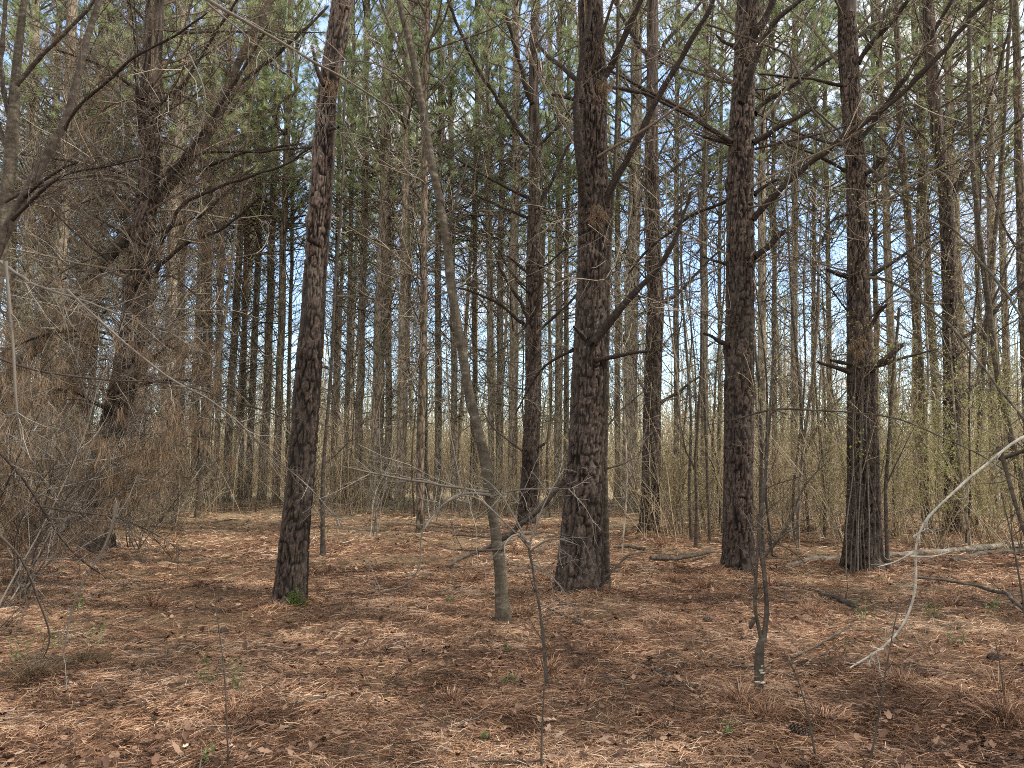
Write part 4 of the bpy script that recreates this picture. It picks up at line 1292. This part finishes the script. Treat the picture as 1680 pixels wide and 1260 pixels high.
# ---- fallen log, fallen limbs, sticks
def lying(name, pl, w0, w1, label, mat, ntw=0, lift=.0, cat="stick", seed=0):
    P = []
    for px, py in pl:
        g = gpt(px, py)
        P.append([g[0], g[1], float(gz(g[0], g[1])) + lift])
    P = np.array(P)
    loc = P[0].copy()
    t = np.concatenate([[0], np.cumsum(np.linalg.norm(np.diff(P, axis=0), axis=1))])
    n = max(10, int(t[-1] / .06))
    s = np.linspace(0, t[-1], n)
    Q = np.stack([np.interp(s, t, P[:, c]) for c in range(3)], 1)
    D = depth(P[0])
    R = np.linspace(w0, w1, n) * D / F / 2
    R *= 1 + .35 * (vnoise(np.arange(n) * .4, np.zeros(n), seed) - .5)
    Q[:, 2] = np.interp(s, t, P[:, 2]) + R * .6 + .02 * (vnoise(s * 2, s * 0, seed + 2) - .5)
    Q[:, 0] += .03 * (vnoise(s * 3, s * 0 + 4, seed) - .5)
    mb = MB()
    s_ = 12
    tubes(mb, Q - loc, R, s_, np.float32(.4))
    V0 = mb.V[0]
    for e, idx in ((0, 0), (1, (n - 1) * s_)):
        ring = V0[idx:idx + s_]
        c = ring.mean(0)
        j = np.arange(s_)
        mb.add(np.vstack([ring, c]), np.stack([j, (j + 1) % s_, np.full(s_, s_)], 1) if e else np.stack([(j + 1) % s_, j, np.full(s_, s_)], 1), .9)
    if ntw:
        twigs(mb, (Q - loc)[None], ntw, .2, (.15, .5), 3, (.006, .003), (0, 0, .15), .12, (35, 70), np.random.default_rng(seed + 77))
    o = obj(name, mb.mesh(name, M[mat]))
    o.location = loc
    tag(o, label, cat)
    return o


lying("fallen_log", [(1288, 932), (1340, 926), (1400, 921), (1480, 920), (1540, 913), (1600, 905), (1650, 899), (1720, 892)], 9, 17, "long pale fallen log lying behind the twig-wrapped pine", 'pale', 4, cat="log", seed=4)
lying("fallen_log", [(1560, 925), (1620, 912), (1720, 900)], 9, 10, "shorter grey log lying before the long pale log at right", 'grey', 3, cat="log", seed=5)
lying("fallen_stick", [(1068, 932), (1110, 927), (1166, 918)], 7, 8, "dark stick with a stubby end between thickest and sweeping-limb pines", 'stem', 1, .06, seed=6)
lying("fallen_stick", [(1282, 963), (1330, 970), (1370, 984), (1402, 1000)], 5, 9, "dark curved stick on the needles before the twig-wrapped pine", 'stem', 2, .02, seed=7)
lying("fallen_stick", [(1036, 1081), (1064, 1092), (1100, 1108)], 4, 9, "short dark stick, middle of the right foreground", 'stem', 0, .0, seed=8)
lying("fallen_stick", [(1080, 1128), (1110, 1131), (1142, 1134)], 9, 7, "stubby brown stick lying level left of the forked sapling", 'stem', 0, .0, seed=9)
lying("fallen_stick", [(838, 895), (800, 905), (770, 914), (734, 923)], 7, 4, "dark fallen limb left of the bent grey hardwood", 'stem', 3, .03, seed=10)
lying("fallen_stick", [(843, 890), (800, 892), (742, 893)], 4, 3, "thin straight stick above the dark fallen limb", 'stem', 0, .12, seed=11)
lying("fallen_stick", [(1008, 906), (1030, 906), (1058, 908)], 6, 5, "short mossy stick right of the thin grey stem", 'grey', 0, .03, seed=12)
lying("fallen_stick", [(282, 1163), (320, 1145), (352, 1122)], 6, 5, "grey curved stick in the sunlit patch at lower left", 'stem', 0, .0, seed=13)
lying("fallen_stick", [(1300, 1086), (1350, 1060), (1405, 1035)], 4, 3, "thin stick slanting right of the forked sapling", 'stem', 0, .02, seed=14)
lying("fallen_stick", [(1310, 1092), (1360, 1070), (1408, 1042)], 3, 4, "lower of two thin slanting sticks right of the forked sapling", 'stem', 0, .02, seed=15)
lying("fallen_stick", [(1505, 978), (1550, 978), (1605, 984), (1650, 1005), (1690, 1035)], 4, 6, "long dark stick bending down at the right edge", 'stem', 2, .12, seed=16)
lying("fallen_stick", [(100, 1108), (125, 1112), (160, 1120), (190, 1144)], 4, 3, "pale thin stick on the sunlit needles at lower left", 'pale', 0, .0, seed=17)
lying("fallen_stick", [(500, 1150), (545, 1142), (560, 1138)], 10, 8, "short stubby bark-covered stick in the left foreground", 'stem', 0, .0, seed=18)
lying("fallen_stick", [(900, 1005), (940, 1022), (975, 1040), (1010, 1062)], 3, 4, "thin dark stick slanting right below the thickest pine", 'stem', 1, .02, seed=19)
t = thing("fallen_branch", gpt(735, 922), "dark dead limb propped against the thickest pine, slanting down left", "branch")
limb(t, [(926, 788, YC - .2), (905, 810, YC - .1), (870, 848, YC), (830, 882, YC + .2), (800, 900, YC + .6)], 10, 7, 'stem', 6, 'stem', (.2, .5), 60, 3)
t = thing("fallen_branch", gpt(988, 960), "dark bent stick leaning on the thin stem by the thickest pine", "branch")
limb(t, [(985, 953, 8.4), (1005, 938, 8.5), (1022, 918, 8.7), (1030, 908, 8.9), (1058, 906, 9.2)], 4, 3, 'stem', 3, 'stem', (.1, .3), 61, 2)

# ---- grass tufts
tg = [(895, 1098, .20, "dark rounded tuft around the slender sapling's foot"), (738, 1148, .15, "low dark tuft below the bent grey hardwood, left of centre"), (1216, 1160, .20, "tuft at the left foot of the forked sapling"),
      (1258, 1180, .18, "tuft just below the forked sapling"), (1352, 1186, .16, "tuft right of the pine cone"), (1648, 1180, .2, "tuft at the right edge around a thin stem"), (385, 1170, .17, "dry tuft at the lower left beside an upright stem"),
      (900, 960, .22, "dry tuft at the left foot of the thickest pine"), (975, 985, .2, "dry tuft at the right foot of the thickest pine"), (850, 1005, .16, "tuft at the foot of the bent grey hardwood"), (768, 950, .2, "reddish tuft left of the bent grey hardwood"),
      (722, 888, .2, "reddish tuft behind, right of the reddish slim pine"), (1090, 900, .24, "dry tuft right of the pine behind the thickest pine"), (1330, 1010, .2, "dry tuft between the two stout right-hand pines"), (1160, 965, .22, "wide tuft at the left foot of the sweeping-limb pine"),
      (1262, 958, .2, "tuft at the right foot of the sweeping-limb pine"), (1100, 955, .18, "tuft beside the dark stick in the middle right"), (250, 990, .2, "dry tuft right of the left-hand bushes"), (60, 1110, .22, "pale grassy tuft in the sun at the left edge"),
      (140, 1090, .2, "pale grassy tuft beside the hanging pale twig"), (1480, 1128, .15, "tuft below the tip of the white branch"), (1560, 1000, .2, "tuft under the bending stick at right"), (1640, 1125, .2, "tuft above the right edge stem"), (960, 1130, .16, "small tuft right of the slender sapling"), (820, 1160, .14, "small tuft with green sprigs in the middle foreground")]
for i, (px, py, s, lab) in enumerate(tg):
    g = gpt(px, py)
    r = np.random.default_rng(1500 + i)
    n = 420
    an = r.uniform(0, 2 * PI, n); rr = np.abs(r.normal(0, s * .35, n))
    p = np.stack([rr * np.cos(an), rr * np.sin(an), np.zeros(n) - .01], 1)
    d = nrm(np.stack([np.cos(an) * (.4 + rr / s), np.sin(an) * (.4 + rr / s), r.uniform(.0, .7, n)], 1) + r.normal(0, .3, (n, 3)))
    L = r.uniform(.35, 1.0, n) * s * 1.05
    mb = MB()
    bend = np.stack([np.zeros(n), np.zeros(n), r.uniform(.2, .7, n)], 1)
    blades(mb, p, d * np.array([1, 1, .7]), L, .003, bend, np.clip(r.normal(.36, .22, n), 0, 1), 0, 3, r)
    o = obj("grass_tuft", mb.mesh("grass_tuft", M['litter' if i not in (18, 19) else 'grass']))
    o.location = (g[0], g[1], float(gz(g[0], g[1])))
    tag(o, lab, "grass tuft", "dry tufts on the forest floor")

# ---- green seedlings
for i, (px, py, h, lab) in enumerate([
    (334, 1125, .32, "yellow-green seedling with star-like leaves at lower left"), (388, 1150, .28, "yellow-green upright seedling right of the star-leaved seedling"), (345, 1245, .08, "small dark green plant at the bottom left"),
    (800, 1212, .08, "small grey-green plant at the bottom middle"), (832, 1070, .09, "small grey-green sprig in the middle foreground"), (835, 1120, .12, "grey-green fern-like sprig in the middle foreground"), (90, 1060, .3, "yellow-green weed in the sun at left"),
    (150, 1060, .3, "green weed beside the hanging pale twig"), (30, 1090, .25, "green weed at the left edge"), (130, 1000, .2, "green weed under the left-hand bushes"), (1530, 1015, .2, "green leafy sprig under the white branch"), (1420, 1030, .25, "green sprout below the twig-wrapped pine"),
    (1195, 1210, .1, "pale green sprig left of the pine cone"), (535, 880, .2, "bright green sprig behind the leaning pine"), (735, 990, .12, "dull green sprig left of the bent grey hardwood"), (1630, 1020, .2, "green sprig near the right edge"), (1570, 1065, .15, "small green sprout at the right, below the stick")]):
    g = gpt(px, py)
    r = np.random.default_rng(1700 + i)
    mb = MB()
    n = 5
    p = r.normal(0, .03, (n, 3)) * np.array([1, 1, 0])
    P = grow(p, nrm(np.stack([r.normal(0, .25, n), r.normal(0, .25, n), np.ones(n)], 1)), h * r.uniform(.5, 1, n), 6, (0, 0, 0), .08, r)
    tubes(mb, P, taper(n, 6, .002, .001), 4, .6)
    lb = MB()
    q, T_, _, _ = spawn(P, 12, .2, 1, r)
    leafcards(lb, q, .024, r)
    root = thing("seedling", (g[0], g[1], float(gz(g[0], g[1]))), lab, "seedling")
    obj("stem", mb.mesh("stem", M['sprig']), root)
    obj("leaves", lb.mesh("leaves", M['sprig'], False), root)

# ---- pine cones
def cone_mesh(seed):
    r = np.random.default_rng(seed)
    mb = MB()
    core = np.stack([np.zeros(8), np.zeros(8), np.linspace(-.045, .05, 8)], 1)
    tubes(mb, core, np.array([.008, .016, .02, .02, .018, .014, .009, .003]), 8, .1)
    n = 90
    i = np.arange(n); t = i / n
    an = i * 2.39996
    z = -.045 + .092 * t
    rad = .034 * np.sin(np.clip(.25 + t * .72, 0, 1) * PI) ** .7
    for k in range(n):
        o = np.array([math.cos(an[k]), math.sin(an[k]), .35]); o /= np.linalg.norm(o)
        sd = np.array([-math.sin(an[k]), math.cos(an[k]), 0])
        c = np.array([0, 0, z[k]])
        w = .009 * (1 - .4 * t[k])
        tip = c + o * (rad[k] + .006)
        up = np.cross(sd, o) * -.0035
        V = np.array([c + o * .008 - sd * w * .4, c + o * .008 + sd * w * .4, tip + sd * w, tip - sd * w, tip + sd * w * .6 + up, tip - sd * w * .6 + up, tip + o * .005 + up * .6])
        mb.add(V, np.array([[0, 1, 2, 3], [3, 2, 4, 5]]), np.array([.1, .1, .7, .7, .5, .5, 1.0]))
        n0 = mb.n - 7
        mb.F[3].append(np.array([[5, 4, 6]]) + n0); mb.M[3].append(np.zeros(1, np.int32))
    return mb.mesh("pine_cone", M['cone'], False)


CM = cone_mesh(1)
for i, (px, py, s, lab) in enumerate([(1308, 1212, 1.25, "open grey-brown pine cone lying on needles at lower right"), (1630, 1092, 1.0, "small pine cone near the right edge"), (365, 1042, 1.0, "small dark pine cone left of the leaning pine"), (1162, 1030, 1.0, "small pine cone left of the forked sapling")]):
    g = gpt(px, py)
    o = obj("pine_cone", CM)
    o.location = (g[0], g[1], float(gz(g[0], g[1])) + .035 * s)
    o.rotation_euler = (PI / 2 + .2, .3 * i, .8 + i)
    o.scale = (s, s, s)
    tag(o, lab, "pine cone", "pine cones on the forest floor")

# ================================================================== stuff: litter, brush, far wood
def frustum_pts(n, d0, d1, r, power=1.0, margin=.12):
    """ground points, density falling with distance"""
    u = r.random(n)
    d = 1 / (1 / d0 + (1 / d1 - 1 / d0) * u) if power == 1 else d0 * (d1 / d0) ** u
    x = (r.random(n) * 2 - 1) * d * (840 / F + margin)
    return x, d


def needle_field(mb, n, d0, d1, w, L, r, lift=.02):
    x, y = frustum_pts(n, d0, d1, r, 0)
    # needles drift into little mats: keep more where the noise is high
    keep = r.random(n) < .3 + .7 * sstep(.34, .56, fbm(x * 2.2, y * 2.2, 77, 3))
    x, y = x[keep], y[keep]
    n = len(x)
    th = vnoise(x * 1.2, y * 1.2, 91) * 6 + r.normal(0, .9, n)
    th += PI * r.integers(0, 2, n)
    el = r.normal(.04, .16, n)
    d = np.stack([np.cos(th) * np.cos(el), np.sin(th) * np.cos(el), np.sin(el)], 1)
    LL = r.uniform(L[0], L[1], n)
    p = np.stack([x, y, gz(x, y) + r.uniform(.002, lift, n)], 1) - d * LL[:, None] * .5
    b = r.normal(0, .14, (n, 3)); b[:, 2] = np.abs(b[:, 2]) * .5
    mat = vnoise(x * 2.2, y * 2.2, 33)
    a = np.clip(r.normal(.45, .22, n) + (mat - .5) * .55 + (vnoise(x * .6, y * .6, 34) - .5) * .3, 0, 1)
    blades(mb, p, d, LL, w * np.maximum(1, y / 7), b, a, 0, 3, r)


r3 = np.random.default_rng(17)
mb = MB()
needle_field(mb, 310000, 3.3, 11, .0025, (.08, .17), r3, .03)
needle_field(mb, 90000, 9, 26, .0040, (.12, .22), r3, .03)
for mx, my, mr, ma in MOUNDS:
    n = 1600
    an = r3.uniform(0, 2 * PI, n); rr = mr * (.42 + np.abs(r3.normal(0, .35, n)))
    x = mx + rr * np.cos(an); y = my + rr * np.sin(an)
    el = r3.uniform(-.1, .9, n) * np.exp(-(rr / mr - .4) * 1.5)
    th = an + PI + r3.normal(0, .8, n)
    d = np.stack([np.cos(th) * np.cos(el), np.sin(th) * np.cos(el), np.sin(el)], 1)
    L_ = r3.uniform(.1, .2, n)
    blades(mb, np.stack([x, y, gz(x, y) + r3.uniform(0, .03, n)], 1) - d * L_[:, None] * .3, d, L_, .003, None, np.clip(r3.normal(.42, .22, n), 0, 1), 0, 3, r3)
o = obj("needle_litter", mb.mesh("needle_litter", M['litter']))
tag(o, "reddish brown fallen pine needles covering the forest floor", "needle litter", kind="stuff")


def leaf_field(n, d0, d1, r):
    mb = MB()
    x, y = frustum_pts(n, d0, d1, r, 0)
    s = r.uniform(.012, .034, n)
    th = r.uniform(0, 2 * PI, n)
    tilt = r.normal(0, .36, (n, 2))
    u = np.stack([np.cos(th), np.sin(th), tilt[:, 0]], 1); v = np.stack([-np.sin(th), np.cos(th), tilt[:, 1]], 1)
    nn = np.cross(u, v)
    c = np.stack([x, y, gz(x, y) + r.uniform(.015, .04, n)], 1)
    out = [(-1, 0), (-.55, .5), (-.1, .38), (.2, .62), (.6, .3), (1.05, 0), (.6, -.3), (.2, -.62), (-.1, -.38), (-.55, -.5)]
    curl = r.uniform(-.3, 1.3, n)
    V = [c + nn * 0]
    for (a, b) in out:
        aa = a * r.uniform(.8, 1.2, n); bb = b * r.uniform(.7, 1.25, n)
        V.append(c + (u * aa[:, None] + v * bb[:, None]) * s[:, None] + nn * ((aa ** 2 * .4 + bb ** 2 * 1.2) * curl * s)[:, None])
    V = np.stack(V, 1)
    k = len(out)
    base = np.arange(n)[:, None, None] * (k + 1)
    j = np.arange(k)
    f = np.stack([np.zeros(k, int), 1 + j, 1 + (j + 1) % k], 1)[None] + base
    mb.add(V.reshape(-1, 3), f.reshape(-1, 3), np.repeat(np.clip(r.beta(1.6, 2.6, n) + (r.random(n) < .01) * .4, 0, 1), k + 1))
    return mb


o = obj("leaf_litter", leaf_field(8500, 3.4, 17, r3).mesh("leaf_litter", M['leaf_dry'], True))
tag(o, "scattered curled dry brown leaves on the needles", "leaf litter", kind="stuff")


def twig_field(n, r):
    mb = MB()
    x, y = frustum_pts(n, 3.5, 16, r, 0)
    th = r.uniform(0, 2 * PI, n)
    P = grow(np.stack([x, y, gz(x, y) + .02], 1), np.stack([np.cos(th), np.sin(th), r.normal(.03, .08, n)], 1), r.uniform(.08, .45, n), 5, (0, 0, 0), .12, r)
    P[:, :, 2] = gz(P[:, :, 0], P[:, :, 1]) + r.uniform(.012, .035, (n, 1))
    rad = r.uniform(.002, .006, n)
    tubes(mb, P, taper(n, 5, rad, rad * .5), 5, r.uniform(0, .8, n))
    return mb


o = obj("twig_litter", twig_field(1300, r3).mesh("twig_litter", M['twig']))
tag(o, "small broken dark twigs scattered over the needles", "twig litter", kind="stuff")


def brush(n, d0, d1, x0, x1, h, seed, leaf=0, nt_=5):
    r = np.random.default_rng(seed)
    d = np.sqrt(r.uniform(d0 ** 2, d1 ** 2, n))
    px = r.uniform(x0, x1, n)
    x = (px - 840) / F * d
    keep = r.random(n) < .12 + .88 * sstep(.40, .56, fbm(x * .45, d * .45, seed, 3))
    x, d = x[keep], d[keep]; n = len(x)
    p = np.stack([x, d, gz(x, d) - .02], 1)
    hh = r.uniform(h[0], h[1], n) * (.25 + 1.5 * vnoise(x * .45, d * .45, seed + 4) ** 1.4)
    dr = nrm(np.stack([r.normal(0, .3, n), r.normal(0, .3, n), np.ones(n)], 1))
    P = grow(p, dr, hh, 6, (0, 0, -.15), .13, r)
    mb = MB()
    rad = .0022 + .00018 * d
    tubes(mb, P, taper(n, 6, rad, rad * .5), 3, r.uniform(0, 1, n))
    q, T_, t, idx = spawn(P, nt_, .2, 1, r)
    S = grow(q, splay(T_, 20, 70, r), r.uniform(.15, .6, len(q)), 4, (0, 0, -.2), .2, r)
    tubes(mb, S, taper(len(S), 4, rad[idx] * .6, rad[idx] * .35), 3, r.uniform(0, 1, len(S)))
    if leaf:
        q, T_, t, idx = spawn(S[r.random(len(S)) < leaf], 1, .2, 1, r)
        leafcards(mb, q, .045, r)
        mb.M[4][-1][:] = 1
    return mb


o = obj("brush_thicket", brush(15000, 19.5, 40, -80, 1080, (.9, 3.3), 21).mesh("brush_thicket", [M['brush'], M['leaf']]))
tag(o, "tan leafless brush thicket behind the open floor, left and middle", "thicket", kind="stuff")
o = obj("brush_thicket", brush(9000, 13, 40, 1050, 1780, (.7, 3.6), 22, .18).mesh("brush_thicket", [M['brush'], M['leaf']]))
tag(o, "tan and yellow-green brush thicket behind the right-hand pines", "thicket", kind="stuff")
o = obj("brush_thicket", brush(2600, 12, 24, -120, 300, (.6, 2.2), 23).mesh("brush_thicket", [M['brush'], M['leaf']]))
tag(o, "dim brown brush thicket behind the needle-draped pine", "thicket", kind="stuff")


def far_wood(seed=31):
    r = np.random.default_rng(seed)
    mb = MB()
    n = 330
    d = r.uniform(62, 120, n)
    px = r.uniform(-150, 1830, n)
    dens = np.where((px > 1000), 1.0, .55)
    keep = r.random(n) < dens
    d, px = d[keep], px[keep]; n = len(d)
    x = (px - 840) / F * d
    H = r.uniform(12, 20, n)
    P = grow(np.stack([x, d, np.zeros(n) - .2], 1), np.array([[0, 0, 1.]]) + r.normal(0, .03, (n, 3)), H, 9, (0, 0, .1), .02, r)
    tubes(mb, P, taper(n, 9, r.uniform(.1, .2, n), .03), 5, r.uniform(.2, 1, n))
    q, T_, t, idx = spawn(P, 26, .15, 1, r)
    B = grow(q, splay(T_, 30, 70, r), r.uniform(1, 3.2, len(q)) * (1.1 - .6 * t), 6, (0, 0, .4), .14, r)
    tubes(mb, B, taper(len(B), 6, .03, .012), 3, r.uniform(0, 1, len(B)))
    q, T_, t, idx = spawn(B, 6, .2, 1, r)
    S = grow(q, splay(T_, 25, 65, r), r.uniform(.4, 1.2, len(q)), 4, (0, 0, .3), .15, r)
    tubes(mb, S, taper(len(S), 4, .014, .008), 3, r.uniform(0, 1, len(S)))
    # low scrub
    m = 22000
    d = r.uniform(42, 100, m); px = r.uniform(-150, 1830, m)
    x = (px - 840) / F * d
    hh = r.uniform(.8, 3.4, m) * (.35 + 1.3 * vnoise(x * .15, d * .1, seed + 4)) * np.where(px > 1000, 2.0, 1.8)
    P = grow(np.stack([x, d, np.zeros(m) - .1], 1), nrm(np.stack([r.normal(0, .3, m), r.normal(0, .3, m), np.ones(m)], 1)), hh, 5, (0, 0, 0), .15, r)
    tubes(mb, P, taper(m, 5, .022, .01), 3, r.uniform(0, 1, m))
    return mb


M['far_brush'] = fibre("far_scrub", [(0, (.22, .175, .115)), (.5, (.42, .355, .24)), (1, (.62, .56, .37))])
o = obj("far_wood", far_wood().mesh("far_wood", [M['far_brush']]))
tag(o, "far-off bare wood and scrub at the back of the forest", "wood", kind="stuff")

# ================================================================== ground
def axis(dense0, dense1, step, lo, hi, gr=1.12):
    a = list(np.arange(dense0, dense1 + 1e-6, step))
    s = step; v = dense1
    while v < hi:
        s *= gr; v += s; a.append(v)
    s = step; v = dense0; b = []
    while v > lo:
        s *= gr; v -= s; b.append(v)
    return np.array(b[::-1] + a)


xs = axis(-7, 7, .05, -900, 900)
ys = axis(3, 13, .05, -300, 1500)
X, Yg = np.meshgrid(xs, ys)
Zg = gz(X, Yg)
mb = MB()
nx, ny = len(xs), len(ys)
i = (np.arange(ny - 1) * nx)[:, None]; j = np.arange(nx - 1)[None]
mb.add(np.stack([X, Yg, Zg], -1).reshape(-1, 3), np.stack([i + j, i + j + 1, i + nx + j + 1, i + nx + j], -1).reshape(-1, 4))
o = obj("ground", mb.mesh("ground", M['ground']))
tag(o, kind="structure")

# ================================================================== light
EL = math.radians(50)
AZ = math.radians(99)   # clockwise from +Y: from the right, a little behind the camera
sd = Vector((math.sin(AZ) * math.cos(EL), math.cos(AZ) * math.cos(EL), math.sin(EL)))
w = bpy.data.worlds.new("World")
sc.world = w
w.use_nodes = True
nt = w.node_tree
bg = nt.nodes["Background"]
sky = nt.nodes.new("ShaderNodeTexSky")
sky.sky_type = 'NISHITA'
sky.sun_disc = False
sky.sun_elevation = EL
sky.sun_rotation = AZ
sky.air_density = 1.0
sky.dust_density = 1.2
tc = nt.nodes.new("ShaderNodeTexCoord")
mp = nt.nodes.new("ShaderNodeMapping")
mp.inputs["Scale"].default_value = (1, 1, 2.2)
nt.links.new(tc.outputs["Generated"], mp.inputs[0])
sx = nt.nodes.new("ShaderNodeSeparateXYZ")
nt.links.new(tc.outputs["Generated"], sx.inputs[0])
# thin bright cloud: broken and blue low in the north, thickened out of view overhead and to the south to add fill light
up_ = N(nt, "ShaderNodeMath", operation='MULTIPLY_ADD'); up_.inputs[1].default_value = .30; up_.inputs[2].default_value = -.07
nt.links.new(sx.outputs[2], up_.inputs[0])
so_ = N(nt, "ShaderNodeMath", operation='MULTIPLY_ADD'); so_.inputs[1].default_value = -.16
nt.links.new(sx.outputs[1], so_.inputs[0]); nt.links.new(up_.outputs[0], so_.inputs[2])
ad = N(nt, "ShaderNodeMath", operation='ADD')
nt.links.new(noise(nt, mp.outputs[0], 3.2, 6, .6), ad.inputs[0]); nt.links.new(so_.outputs[0], ad.inputs[1])
cf = ramp(nt, ad.outputs[0], [(.36, (.12, .12, .12)), (.58, (1, 1, 1))]).outputs[0]
skyc = mixc(nt, 1.0, sky.outputs[0], (2.6, 2.9, 3.1), 'MULTIPLY')
c = mixc(nt, cf, skyc, (9.2, 9.2, 9.1))
nt.links.new(c, bg.inputs[0])
bg.inputs[1].default_value = .15
sun = bpy.data.lights.new("sun", 'SUN')
sun.energy = 5.0
sun.angle = math.radians(.5)
sun.color = (1, .94, .83)
so = bpy.data.objects.new("sun", sun)
col.objects.link(so)
so.rotation_euler = sd.to_track_quat('Z', 'Y').to_euler()
so.location = (20, -5, 30)

sc.view_settings.view_transform = 'Standard'
sc.view_settings.look = 'None'
sc.view_settings.exposure = 0
sc.render.engine = 'CYCLES'
sc.cycles.use_denoising = False
sc.cycles.filter_width = 1.0
sc.cycles.max_bounces = 4
sc.cycles.diffuse_bounces = 3
sc.cycles.adaptive_threshold = .03
sc.cycles.glossy_bounces = 1
sc.cycles.transmission_bounces = 3
